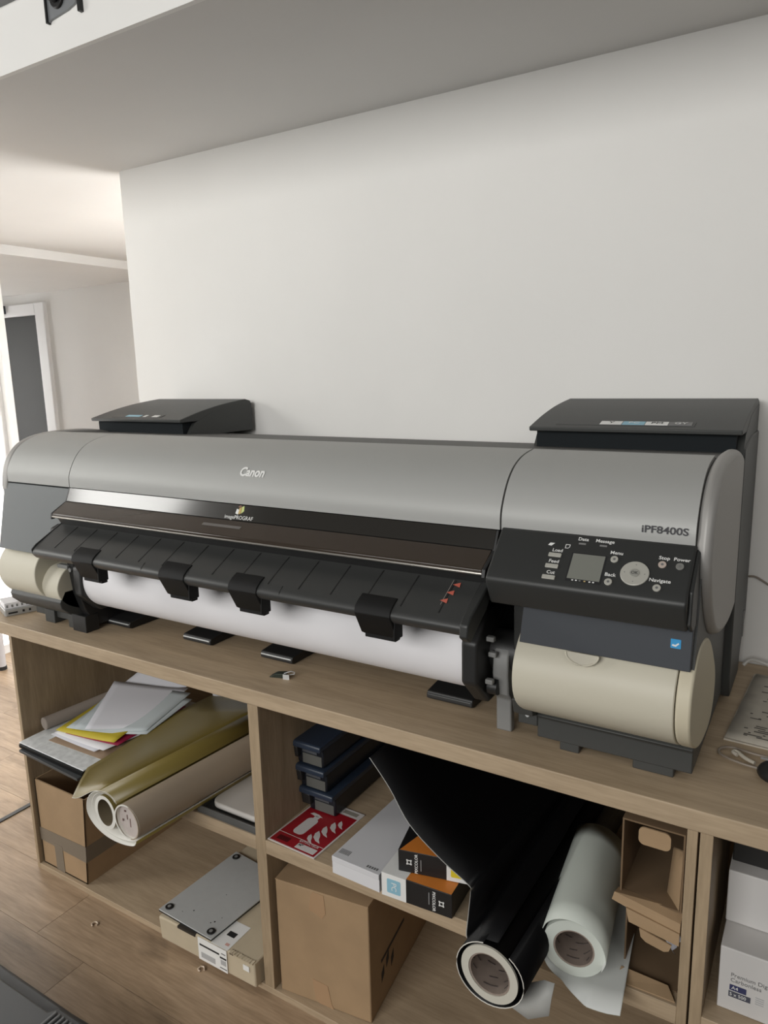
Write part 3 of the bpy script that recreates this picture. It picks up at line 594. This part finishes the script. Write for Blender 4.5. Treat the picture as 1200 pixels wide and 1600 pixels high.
# taupe tube nested beside it
tt = thing('taupe_vinyl_roll', 'taupe vinyl roll nested against the olive gold roll', 'vinyl roll', (-.2,.1,-.355))
tA, tB = Vector((-.213,-.19,-.309)), Vector((-.213+AX*.62,.43,-.309))
build('vinyl', MB().pipe(tA, tB, .0435, .0405, 48, 0, 1), [taupe, vwhite], tt, smooth=50)
build('rim', MB().pipe(tA-Vector((0,.0008,0)), tA, .0437, .0400, 48), vwhite, tt, smooth=50)
td = (tB-tA).normalized()
build('core_plug', MB().disc(tA+td*.010, -td, .0405, .004, 40), mat('core_pinkish', (.50,.44,.41), .75, noise=.05, nscale=80), tt)
for dx, dz, w, h_ in ((-.012,.022,.006,.004),(.016,.008,.004,.005),(-.022,-.004,.004,.006),(.004,-.004,.003,.022),(.012,-.022,.007,.005),(.022,-.012,.004,.004),(-.006,.008,.0025,.012)):
    decal('core_print', rect(-w/2,w/2,-h_/2,h_/2), mat('core_print_brown', (.16,.09,.08), .7), tt, tA+td*.0056+Vector((dx,0,dz)), X, Z)
# tray with white sheet at the shelf edge
ty = thing('grey_tray', 'shallow grey metal tray on the shelf by the divider', 'tray', (-.09,.1,ZT))
trm = mat('tray_grey', (.13,.13,.125), .45, .2)
build('bottom', MB().box(-.19,.006,.004,.30,ZT,ZT+.003), trm, ty); build('rim', MB().box(-.19,.006,.004,.008,ZT+.003,ZT+.020).box(-.19,-.186,.008,.296,ZT+.003,ZT+.020).box(-.19,.006,.296,.30,ZT+.003,ZT+.020), trm, ty, bevel=.001)
cu_ = MB().prism_ax(rrect(-.172,.003,.030,.27,.03,8), (0,0,ZT+.006), X, Y, Z, .016)
tag(build('foam_pad', cu_, mat('foam_white', (.62,.59,.55), .8), bevel=.005, seg=3), 'cream rounded foam pad lying in the grey tray', 'pad')

# ------------------------------------------------------------------ left bay, lower
def carton(name, label, p, z0, z1, depth, m, tilt=0., open_top=True, dirv=None, top_dx=0.):
    A_, B_ = Vector((*p[0], 0)), Vector((*p[1], 0)); u = (B_-A_).normalized(); n = Vector((-u.y, u.x, 0)) if dirv is None else Vector((*dirv, 0)).normalized()
    t = thing(name, label, 'box', ((A_+B_)/2+n*depth/2+Z*z0)[:]); L_ = (B_-A_).length
    return t, A_, u, n, L_
t, A_, u, n, L_ = carton('cardboard_box', 'open cardboard box with grey tape below the panel pile', ((-.920,.012),(-.704,.012)), ZBT, -.512, .42, card)
w_ = .004; T_top = .026
def wallq(a, b, z0, z1, n_, th, dx=0.):
    return [a+Z*z0, b+Z*z0, b+n_*th+Z*z0, a+n_*th+Z*z0], [a+Z*z1-X*0, b+X*dx+Z*z1, b+X*dx+n_*th+Z*z1, a+n_*th+Z*z1]
q0 = A_; q1 = A_+u*L_
build('front_wall', MB().hexa(*wallq(q0, q1, ZBT, -.512, n, w_, T_top)), card, t)
build('back_wall', MB().hexa(*wallq(q0+n*.42, q1+n*.42, ZBT, -.512, -n, w_, T_top)), card, t)
build('side_wall', MB().hexa([q1+Z*ZBT, q1+n*.42+Z*ZBT, q1+n*.42-u*w_+Z*ZBT, q1-u*w_+Z*ZBT], [q1+X*T_top+Z*-.512, q1+X*T_top+n*.42+Z*-.512, q1+X*T_top+n*.42-u*w_+Z*-.512, q1+X*T_top-u*w_+Z*-.512]), card, t)
build('side_wall', MB().box(-.920,-.916,.012,.432,ZBT,-.512), card, t)
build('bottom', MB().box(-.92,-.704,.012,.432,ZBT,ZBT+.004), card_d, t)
tape = mat('grey_tape', (.20,.165,.125), .35)
build('tape', MB().prism_ax([(0,-.678-ZBT),(.0,-.722-ZBT),(.216+.0065,-.727-ZBT),(.216+.011,-.672-ZBT)], (-.920,.0115,ZBT), X, Z, -Y, .0006), tape, t)
build('tape', MB().prism_ax(rect(.068,.108,.0,-.712-ZBT), (-.920,.0112,ZBT), X, Z, -Y, .0006), tape, t)
build('side_tape', MB().hexa([(-.7035+.0065,.012,-.727),(-.7035+.0065,.43,-.727),(-.7035+.006,.43,-.727),(-.7035+.006,.012,-.727)], [(-.7032+.0115,.012,-.672),(-.7032+.0115,.43,-.672),(-.7035+.011,.43,-.672),(-.7035+.011,.012,-.672)]), tape, t)
# flat pale box with torn edge and the metal plate on it
t = thing('flat_box', 'flat worn pale cardboard box with white shipping label', 'box', (-.17,.15,ZBT))
FZ = ZBT+.070
build('body', MB().hexa([(-.341,-.024,ZBT),(-.002,-.021,ZBT),(.003,.33,ZBT),(-.337,.33,ZBT)], [(-.343,-.026,FZ),(-.004,-.021,FZ),(.003,.33,FZ),(-.337,.33,FZ)]), card_p, t, bevel=.004, seg=2)
build('label', MB().box(-.196,-.094,-.0255,-.0240,ZBT+.003,FZ-.001), whitep, t); build('label', MB().box(-.150,-.092,-.023,.066,FZ,FZ+.0008), whitep, t)
for x0, x1, z0, z1, m_ in ((-.190,-.120,.047,.052,blackp),(-.118,-.096,.040,.045,blackp),(-.186,-.136,.012,.028,mat('print_grey',(.42,.42,.42),.7)),(-.116,-.098,.022,.036,MATS['print_grey']),(-.120,-.096,.010,.013,MATS['ink_grey']),(-.112,-.098,.054,.057,MATS['ink_grey'])):
    build('label_print', MB().box(x0,x1,-.0260,-.0254,ZBT+z0,ZBT+z1), m_, t, smooth=0)
build('label_print', MB().box(-.132,-.106,.016,.032,FZ+.0008,FZ+.0012), blackp, t, smooth=0); build('label_print', MB().box(-.112,-.100,-.012,-.004,FZ+.0008,FZ+.0012), mat('print_pink',(.6,.35,.3),.7), t, smooth=0)
build('label', MB().box(-.040,-.020,-.0238,-.0222,ZBT+.040,ZBT+.055), whitep, t)
tr = MB(); rg = random.Random(5)
for k in range(9):
    x0 = -.082+k*.0085; tr.hexa([(x0,-.024,FZ-.002),(x0+.007,-.024,FZ-.003),(x0+.008,-.012,FZ),(x0-.001,-.013,FZ)], [(x0,-.027,FZ+rg.uniform(0,.003)),(x0+.007,-.026,FZ+rg.uniform(0,.004)),(x0+.008,-.014,FZ+.003),(x0-.001,-.015,FZ+.002)])
build('torn_edge', tr, card_p, t, smooth=0)
for tb_ in ((-.270,-.205,-.0265,-.016,FZ-.006,FZ+.0005), (-.084,-.072,-.0245,-.012,FZ-.004,FZ+.0006)): build('tear', MB().box(*tb_), mat('tear_dark',(.03,.022,.015),.9), t)
t = thing('metal_plate', 'silver metal plate with black rubber feet on the flat box', 'plate', (-.245,.14,FZ))
pb = [(-.354,-.014),(-.150,-.022),(-.126,.255),(-.337,.276)]
build('sheet', MB().hexa([(x,y,FZ+.0055) for x,y in pb], [(x,y,FZ+.0085) for x,y in pb]), metal, t, bevel=.0006)
build('lining', MB().hexa([(x,y,FZ+.0016) for x,y in pb], [(x,y,FZ+.0055) for x,y in pb]), darker, t)
for x, y in ((-.334,.006),(-.168,-.003),(-.318,.255),(-.144,.236)):
    g_ = build('rubber_foot', MB().disc((x,y,FZ+.0085), Z, .0115, .003, 24), MATS['bolt_dark'], t, bevel=.001); build('washer', MB().disc((x,y,FZ+.0115), Z, .005, .0008, 16), grey_pl, g_)
for x, y, r_ in ((-.265,.03,.0022),(-.185,.028,.0025),(-.192,.020,.0018),(-.178,.048,.0014),(-.23,.12,.0014),(-.290,.012,.0013)):
    build('speck', MB().disc((x,y,FZ+.0085), Z, r_, .0002, 10), blackp, t)
# crumbs on the floor
for x, y, lab in ((-.565,-.072,'clear plastic scrap on the floor before the taped box'), (-.181,-.034,'tiny clear ring on the floor before the flat box')):
    pts = [(x+.009*math.cos(a)*rg.uniform(.7,1.1), y+.008*math.sin(a), ZF+.003) for a in [k*PI/5 for k in range(9)]]
    tag(build('plastic_scrap', MB().tube(pts, .0022, 7), mat('scrap_clear', (.62,.50,.38), .2)), lab, 'scrap')
# dark case on the floor in the near corner
t = thing('plastic_case', 'dark grey ridged plastic case on the floor in the near corner', 'case', (-.40,-.50,ZF))
cz = -.735; csm = mat('case_grey', (.060,.062,.063), .5, bump=.05, bscale=400)
def cpt(x, y, z): return (x, y, z)
base_poly = [(-.95,-.338),(-.28,-.338),(-.10,-.330),(-.10,-.80),(-.95,-.80)]
cb_ = MB().prism_ax(base_poly, (0,0,ZF), X, Y, Z, cz-ZF); build('shell', cb_, csm, t, bevel=.010, seg=3)
build('lid', MB().prism_ax([(-.90,-.385),(-.52,-.372),(-.32,-.372),(-.305,-.352),(-.12,-.350),(-.12,-.78),(-.90,-.78)], (0,0,cz), X, Y, Z, .012), mat('case_lid', (.075,.078,.080), .45, bump=.05, bscale=400), t, bevel=.006, seg=3)
for k in range(6): build('ridge', MB().box(-.300+k*.014,-.293+k*.014,-.47,-.366,cz+.012,cz+.018), mat('ridge_grey', (.17,.175,.18), .4), t, bevel=.002)
# post of a far table
t = thing('table_post', 'grey post with black foot near the bright window', 'post', (-2.60,.89,ZF))
build('post', MB().tube([(-2.60,.89,ZF+.02),(-2.60,.89,-.10)], .022, 20), mat('post_grey', (.55,.54,.56), .4), t); build('foot', MB().tube([(-2.60,.89,ZF),(-2.60,.89,ZF+.02)], .024, 20), blackp, t)

# ------------------------------------------------------------------ right bay, upper
sg = thing('fire_extinguisher_sign', 'red and white fire extinguisher sign lying on the shelf', 'sign', (.12,.1,ZT))
sO, sU, sV = Vector((.042,.006,ZT+.0005)), Vector((1,-.035,0)).normalized(), Vector((.06,1,0)).normalized()
build('board', MB().prism_ax(rect(0,.142,0,.198), sO, sU, sV, Z, .002), mat('sign_white', (.70,.66,.64), .4), sg)
sP = sO+Z*.002
def sgd(poly, m_, name='print', h=.0): decal(name, poly, m_, sg, sP+Z*h, sU, sV, .0003)
sgd(rect(.004,.138,.003,.170), redm); sgd(rect(.004,.138,.0385,.0395), MATS['sign_white'], h=.0003)
sgd(rrect(.030,.062,.050,.120,.012), MATS['sign_white'], 'extinguisher_symbol', .0003)
sgd(rect(.040,.055,.120,.130), MATS['sign_white'], 'extinguisher_symbol', .0003); sgd([(.022,.132),(.045,.128),(.06,.132),(.045,.138),(.028,.139)], MATS['sign_white'], 'extinguisher_symbol', .0003)
for k, (a, b) in enumerate(((.088,.052),(.100,.066),(.102,.092),(.110,.115),(.118,.132))):
    s_ = (.8,1.1,1.0,1.0,.75)[k]
    fp = [(a+s_*dx, b+s_*dy) for dx, dy in ((-.012,.019),(-.014,.007),(-.009,-.005),(.003,-.013),(.017,-.016),(.007,-.006),(.003,.003),(-.003,.011))]
    sgd(fp, MATS['sign_white'], 'flame_symbol', .0003)
letter('lettering', 'EXTINCTEUR', MATS['sign_white'], sg, sP+sU*.100+sV*.0335+Z*.0006, sU, sV, .0095, .0003, sx=1.0)
sgd(rect(.076,.132,.008,.026), MATS['sign_white'], 'number_field', .0003); letter('lettering', 'N°', blackp, sg, sP+sU*.085+sV*.020+Z*.0009, sU, sV, .011, .0003, bold=.0002)
sgd(rect(.016,.05,.012,.028), mat('sign_dark', (.10,.006,.01), .4), 'arrow_field', .0003); sgd(rect(.088,.130,.178,.191), mat('sign_olive',(.30,.28,.24),.5), 'caption_field', .0)
def ink_tank(label, x, y, z, dx):
    t = thing('ink_tank', label, 'ink tank', (x+.055,y+.2,z), 'dark ink tanks stacked on the shelf')
    build('tank_body', MB().prism([(y+.018,z),(y+.018,z+.052),(y+.38,z+.052),(y+.38,z)], x+.028, x+.108), inkm, t, bevel=.004)
    build('tank_lid', MB().prism([(y,z+.050),(y,z+.062),(y+.004,z+.066),(y+.38,z+.066),(y+.38,z+.050),(y+.020,z+.050)], x, x+.112), mat('ink_tank_lid', (.026,.038,.062), .38, bump=.1, bscale=500), t, bevel=.004)
    build('tank_latch', MB().prism([(y+.006,z+.020),(y+.002,z+.050),(y+.03,z+.050),(y+.03,z+.02)], x+.014, x+.040), darker, t, bevel=.002)
    build('tank_label', MB().box(x+.046, x+.104, y+.0165, y+.018, z+.004, z+.030), mat('tank_label_grey', (.11,.11,.10), .6), t)
    build('tank_label', MB().box(x+.046, x+.090, y+.0165, y+.018, z+.033, z+.047), mat('tank_label_dark', (.07,.075,.085), .6), t)
ink_tank('lowest of the three dark ink tanks on the shelf', .030, .135, ZT+.0035, 0)
ink_tank('middle one of the three dark ink tanks on the shelf', .014, .125, ZT+.0035+.067, 0)
ink_tank('uppermost of the three dark ink tanks under the worktop', .010, .120, ZT+.0035+.134, 0)
wbx = thing('white_box', 'long flat white box in front of the ink cartons', 'box', (.32,.2,ZT))
wp = [(.247,-.013),(.372,-.016),(.385,.42),(.262,.42)]
build('body', MB().hexa([(x,y,ZT) for x,y in wp], [(x,y,ZT+.030) for x,y in wp]), mat('box_white', (.70,.70,.72), .55), wbx)
build('lid', MB().hexa([(x,y+(-.0015 if y < .1 else 0),ZT+.0302) for x,y in wp], [(x,y+(-.0015 if y < .1 else 0),ZT+.043) for x,y in wp]), mat('box_lid_white', (.66,.66,.68), .5), wbx, bevel=.0008)
for k in range(8): build('barcode', MB().box(.254+k*.0035,.2555+k*.0035,.002,.018,ZT+.043,ZT+.0434), MATS['ink_grey'], wbx, smooth=0)
for k in range(5): build('print_mark', MB().box(.334+k*.006,.338+k*.006,-.008,-.001,ZT+.043,ZT+.0434), MATS['ink_grey'], wbx, smooth=0)
def carton_ink(label, A_, u, z, L_, hgt, dep, wht, m_code, code, flip):
    A_ = Vector((*A_, z)); u = Vector((*u, 0)).normalized(); n = Vector((-u.y, u.x, 0))
    t = thing('ink_carton', label, 'carton', tuple(A_+u*L_/2+n*dep/2))
    build('carton', MB().hexa([A_, A_+u*L_, A_+u*L_+n*dep, A_+n*dep], [p+Z*hgt for p in (A_, A_+u*L_, A_+u*L_+n*dep, A_+n*dep)]), mat('carton_black', (.010,.010,.011), .4), t, bevel=.001)
    F = A_-n*.0004
    w0, w1 = wht
    decal('white_field', rect(w0,w1,.0005,hgt-.0005), whitep, t, F+n*.0003, u, Z, .0005)
    decal('white_field', rect(w0,w1,.0,dep-.001), whitep, t, A_+Z*(hgt-.0001), u, n, .0004)
    c = (w0+w1)/2
    decal('colour_chip', rrect(c-.016,c+.016,hgt*.2,hgt*.8,.003), m_code, t, F-n*.0002, u, Z, .0005)
    letter('lettering', code, blackp if code == 'Y' else whitep, t, F+u*c+Z*hgt*.5-n*.0008, Z if not flip else -Z, -u if not flip else u, .017, .0002)
    return t, A_, u, n, F
t, A_, u, n, F = carton_ink('lower black and orange ink carton with a blue code chip', (.379,-.017), (1,.055), ZT, .162, .055, .20, (0,.058), cblue, 'PC', True)
decal('orange_field', [(.058,.0015),(.1605,.0015),(.1605,.075),(.10,.085),(.058,.02)], orange, t, A_+Z*.0549, u, n, .0005)
letter('lettering', 'PIXCOLOR', whitep, t, F+u*.122+Z*.027-n*.0006, -Z, u, .0092, .0002, bold=.00015)
decal('print_line', rect(-.0006,.0006,-.014,.014), MATS['print_grey'], t, F+u*.111+Z*.030-n*.0004, u, Z, .0003)
def emblem(c, u_, v_, n_):
    k = MB()
    for a, b in ((-.006,-.006),(.003,-.006),(-.006,.003),(.003,.003)): k.prism_ax(rect(a,a+.003,b,b+.003), c, u_, v_, n_, .0004)
    for q in (rect(-.004,.004,-.005,-.003), rect(-.004,.004,.003,.005), rect(-.005,-.003,-.004,.004), rect(.003,.005,-.004,.004)): k.prism_ax(q, c, u_, v_, n_, .0003)
    return k
build('emblem', emblem(F+u*.139+Z*.027-n*.0004, u, Z, -n), whitep, t, smooth=0)
t, A_, u, n, F = carton_ink('upper black and orange ink carton with a yellow code chip', (.410,.002), (.976,.22), ZT+.0565, .155, .050, .20, (.105,.155), cyell, 'Y', False)
decal('orange_field', [(.004,.001),(.105,.001),(.105,.10),(.055,.115)], orange, t, A_+Z*.0499, u, n, .0005)
letter('lettering', 'PIXCOLOR', whitep, t, F+u*.040+Z*.024-n*.0006, Z, -u, .0092, .0002, bold=.00015)
decal('print_line', rect(-.0006,.0006,-.013,.013), MATS['print_grey'], t, F+u*.050+Z*.022-n*.0004, u, Z, .0003)
build('emblem', emblem(F+u*.024+Z*.025-n*.0004, u, Z, -n), whitep, t, smooth=0)
def bore_marks(par, p, d, r):      # worn print inside the card core
    rg_ = random.Random(11); ink = mat('core_ink', (.07, .055, .05), .8)
    for ring in (.012, .030, .052, .080):
        a = rg_.uniform(0, 1)
        while a < 6.2:
            w = rg_.choice((.08, .14, .4, .7)); pts = []
            if w > .1:
                for q in range(5):
                    t_ = a+w*q/4; pts.append(p+d*(ring+.006*q/4)+Vector((math.cos(t_)*(r-.0002), 0, math.sin(t_)*(r-.0002))))
                build('core_print', MB().tube(pts, .0008, 5), ink, par)
            a += w+rg_.uniform(.15, .5)
# black vinyl roll with a raised sheet
bv = thing('black_vinyl_roll', 'glossy black vinyl roll with its sheet pulled up to the worktop', 'vinyl roll', (.70,.1,ZT))
b0, b1 = Vector((.687,-.16,-.3225)), Vector((.715,.46,-.3225)); bdv = (b1-b0).normalized()
build('wound_vinyl', MB().pipe(b0+bdv*.004, b1, .0545, .0395, 56, 0), [vblack], bv, smooth=50)
build('wound_edge', MB().pipe(b0, b0+bdv*.0045, .0542, .0398, 56), mat('vinyl_edge_cream', (.56,.54,.47), .6), bv, smooth=50)
build('core', MB().pipe(b0+bdv*.002, b1, .0397, .0365, 48, 0), corem, bv, smooth=50)
bore_marks(bv, b0, bdv, .0362)
lo_ = [(b0.x+(.061+.0035*k/30)*math.cos(a), b0.z+(.0605)*math.sin(a)) for k in range(31) for a in [math.radians(100+k*10.5)]]
build('outer_turn', MB().grid([[(x+(y-b0.y)*.045, y, z) for x, z in lo_] for y in (-.160,.15,.46)]), [vblack, vwhite], bv, solid=.0012, soff=0, back=None, recalc=False, smooth=60)
build('outer_edge', MB().tube([(x, -.1602, z) for x, z in lo_], .0009, 6), vwhite, bv)
S = [(-.10,(.632,-.300)),(-.09,(.618,-.285)),(-.06,(.600,-.265)),(-.03,(.570,-.268)),(.0,(.500,-.238)),(.02,(.440,-.218)),(.03,(.385,-.170)),(.035,(.327,-.099))]
front = crom([(.700,-.150,-.2612),(.664,-.149,-.2665),(.637,-.142,-.285),(.624,-.108,-.266),(.606,-.06,-.262),(.584,-.022,-.280),(.522,-.018,-.249),(.450,-.016,-.197),(.388,.008,-.145),(.329,.026,-.102)], 5)
rows = []
for j in range(7):
    v = j/6; rows.append([(x+.045*v*.5+.02*v*math.sin(i/len(front)*3), y+v*(.56-.0*i), min(z+.03*v, -.045)) for i, (x, y, z) in enumerate(front)])
build('raised_sheet', MB().grid(rows), [vblack, vblack], bv, solid=.001, soff=0, recalc=False, smooth=60)
build('sheet_edge', MB().tube(front[10:], .0009, 6), vgrey, bv)

build('tail_flap', MB().grid([[(.742,-.100,-.362),(.768,-.105,-.340),(.790,-.115,-.328)], [(.722,-.118,-.392),(.760,-.122,-.376),(.787,-.122,-.356)], [(.706,-.125,-.402),(.748,-.128,-.411),(.784,-.124,-.389)]]), vgrey, bv, solid=.0008, recalc=False)
# pale roll with green backing
pv = thing('pale_vinyl_roll', 'pale grey vinyl roll with greenish backing beside the black roll', 'vinyl roll', (.79,.1,ZT))
p0, p1 = Vector((.800,-.042,-.312)), Vector((.764,.25,-.312)); pdv = (p1-p0).normalized()
build('wound_vinyl', MB().pipe(p0, p1, .0555, .0365, 56, 0), vpale, pv, smooth=50)
build('core', MB().pipe(p0+pdv*.001, p1, .0366, .0335, 48), corem, pv, smooth=50)
bore_marks(pv, p0, pdv, .0332)
ou = crom([(.852,-.330),(.859,-.305),(.846,-.272),(.815,-.252),(.780,-.253),(.752,-.272),(.741,-.305),(.745,-.340),(.760,-.366),(.790,-.380),(.83,-.383),(.865,-.380),(.893,-.372)], 6)
rows = []
for j in range(7):
    v = j/6; y = -.05+v*.30
    rows.append([(x-.036*v, y+(-.03*(1-v) if (i > len(ou)*.72) else 0)*min(1, (i-len(ou)*.72)/8), z) for i, (x, z) in enumerate(ou)])
build('outer_turn', MB().grid(rows), [vlight, vpale], pv, solid=.0012, soff=0, back=1, recalc=False, smooth=60)
# open cartons against the cabinet side
t = thing('open_carton', 'open brown carton with torn flaps stacked on top', 'carton', (.915,.14,-.225))
cx0, cx1, cz0, cz1, cy0, cy1 = .862, .966, -.216, -.066, .02, .26
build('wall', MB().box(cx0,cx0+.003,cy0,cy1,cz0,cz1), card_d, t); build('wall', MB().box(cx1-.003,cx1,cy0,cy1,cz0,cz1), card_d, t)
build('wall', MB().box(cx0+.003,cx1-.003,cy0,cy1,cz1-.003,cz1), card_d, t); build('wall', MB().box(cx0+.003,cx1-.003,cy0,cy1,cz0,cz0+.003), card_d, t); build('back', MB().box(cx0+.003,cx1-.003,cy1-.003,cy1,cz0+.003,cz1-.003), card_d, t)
build('tab', MB().prism_ax(rrect(.891,.944,-.102,-.069,.010), (0,.016,0), X, Z, -Y, .003), card, t)
build('inner_flap', MB().hexa([(.935,.06,-.213),(.962,.02,-.213),(.962,.024,-.213),(.935,.064,-.213)], [(.940,.07,-.13),(.962,.03,-.105),(.962,.034,-.105),(.940,.074,-.13)]), card, t)
fl_ = MB().hexa([(.852,.005,-.222),(.968,.000,-.247),(.968,.02,-.245),(.852,.02,-.220)], [(.856,.006,-.206),(.968,.004,-.224),(.968,.03,-.216),(.858,.03,-.212)])
build('front_flap', fl_, card, t); build('front_flap', MB().hexa([(.884,-.002,-.250),(.968,-.004,-.262),(.968,.0,-.262),(.884,.002,-.250)], [(.878,.0,-.226),(.968,-.002,-.240),(.968,.004,-.240),(.878,.004,-.226)]), card, t)
build('tab', MB().prism_ax([(.903,-.252),(.906,-.268),(.915,-.275),(.945,-.281),(.953,-.277),(.957,-.264)], (0,-.003,0), X, Z, -Y, .003), card, t)
t = thing('open_carton', 'dark open carton holding a plastic bag, under the torn one', 'carton', (.91,.15,ZT))
cx0, cx1, cz0, cz1 = .868, .968, ZT, -.226
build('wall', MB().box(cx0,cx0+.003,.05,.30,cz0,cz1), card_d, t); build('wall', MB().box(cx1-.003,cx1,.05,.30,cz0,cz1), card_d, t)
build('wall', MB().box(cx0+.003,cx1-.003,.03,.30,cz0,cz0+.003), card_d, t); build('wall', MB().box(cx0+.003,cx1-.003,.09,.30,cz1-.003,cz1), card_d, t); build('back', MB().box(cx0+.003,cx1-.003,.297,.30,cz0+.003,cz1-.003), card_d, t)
build('front_flap', MB().hexa([(.866,.004,ZT+.0005),(.966,.006,ZT+.0005),(.950,.03,ZT+.003),(.868,.03,ZT+.003)], [(.866,.004,ZT+.003),(.966,.006,ZT+.003),(.950,.03,ZT+.009),(.868,.03,ZT+.012)]), card, t)
rows = []; rg = random.Random(9)
for j in range(9):
    v = j/8; c = Vector((.905,.10,-.272)).lerp(Vector((.962,.05,-.312)), v)
    rows.append([(c.x+.010*math.cos(k/7*PI)+rg.uniform(-.003,.003), c.y+rg.uniform(-.004,.004), c.z+.014*math.sin(k/7*PI*1.4)*(.6+.8*v)+rg.uniform(-.003,.003)) for k in range(8)])
tag(build('plastic_bag', MB().grid(rows), mat('bag_plastic', (.34,.34,.38), .25), solid=.0006, recalc=False), 'crumpled clear plastic bag inside the dark open carton', 'plastic bag')

# ------------------------------------------------------------------ right bay, lower
t = thing('cardboard_box', 'closed taped cardboard box on the cabinet floor', 'box', (.19,.22,ZBT))
A_, B_ = Vector((.054,.010,ZBT)), Vector((.297,.039,ZBT)); u = (B_-A_).normalized(); n = Vector((-u.y,u.x,0)); L_ = (B_-A_).length; hh = .312
q = [A_, B_+u*.006, B_+u*.006+n*.42, A_+n*.42]
build('carton', MB().hexa(q, [p+Z*hh for p in q]), card, t, bevel=.003)
btape = mat('brown_tape', (.42,.27,.155), .18)
build('tape', MB().prism_ax([(.093,hh-.055),(.099,hh-.012),(.104,hh-.003),(.134,hh-.004),(.138,hh-.052),(.128,hh-.068),(.112,hh-.060)], A_-n*.0002, u, Z, -n, .0008), btape, t)
build('tape', MB().prism_ax([(.094,.066),(.135,.060),(.144,.012),(.150,.0),(.112,.002),(.100,.012)], A_-n*.0002, u, Z, -n, .0008), btape, t)
build('lid_flap', MB().prism_ax([(0,0),(L_+.006,0),(L_+.006,.21),(0,.205)], A_+Z*hh, u, n, Z, .002), card, t)
S0 = B_+u*.0064
for k in range(3):
    build('print_mark', MB().prism_ax([(.06+.028*k,.06+.02*(k%2)),(.075+.028*k,.075+.02*(k%2)),(.075+.028*k,.10+.02*(k%2)),(.06+.028*k,.085+.02*(k%2))], S0, n, Z, u, .0004), blackp, t, smooth=0)
build('print_mark', MB().prism_ax([(.06,.115),(.20,.125),(.20,.133),(.06,.123)], S0, n, Z, u, .0004), blackp, t, smooth=0)
build('print_mark', MB().prism_ax([(.12,.215),(.17,.215),(.17,.25),(.12,.25)], S0, n, Z, u, .0004), mat('print_fade', (.36,.27,.2), .8), t, smooth=0)

# ------------------------------------------------------------------ next cabinet
bw = mat('carton_white', (.60,.585,.57), .6)
t = thing('paper_box', 'white carbonless paper box with printed front on the shelf', 'box', (1.15,.17,ZT))
build('carton', MB().box(1.029,1.26,.038,.33,ZT,ZT+.121), bw, t, bevel=.002)
fO = (1.029,.0379,ZT)
letter('lettering', 'Premium Digital', MATS['ink_grey'], t, (1.0475,.0378,ZT+.072), X, Z, .0105, .0003, center=False)
letter('lettering', 'Carbonless', MATS['ink_grey'], t, (1.0475,.0378,ZT+.062), X, Z, .0105, .0003, center=False)
navy = mat('print_navy', (.035,.04,.11), .6)
c1_ = decal('size_field', rect(0,.026,0,.011), navy, t, (1.047,.0379,ZT+.042), X, Z); letter('lettering', 'A4', whitep, t, (1.050,.0374,ZT+.0475), X, Z, .009, .0003, center=False)
decal('count_field', rect(0,.034,0,.011), mat('print_slate', (.07,.075,.10), .6), t, (1.046,.0379,ZT+.029), X, Z); letter('lettering', '5 x 500', whitep, t, (1.0475,.0374,ZT+.0345), X, Z, .0085, .0003, center=False)
for k in range(4): build('print_line', MB().box(1.087,1.10,.0374,.0379,ZT+.032+.004*k,ZT+.0335+.004*k), MATS['print_grey'], t, smooth=0)
tag(build('paper_box', MB().box(1.028,1.26,.105,.36,ZT+.1215,ZT+.222), bw, bevel=.002), 'plain white box stacked on the carbonless paper box', 'box')
tag(build('black_box', MB().box(1.030,1.28,.135,.40,ZT+.2225,-.047), mat('box_black', (.012,.011,.010), .6), bevel=.002), 'black box on top of the white boxes under the worktop', 'box')

for o in bpy.data.objects:
    if '_o' in o: del o['_o']
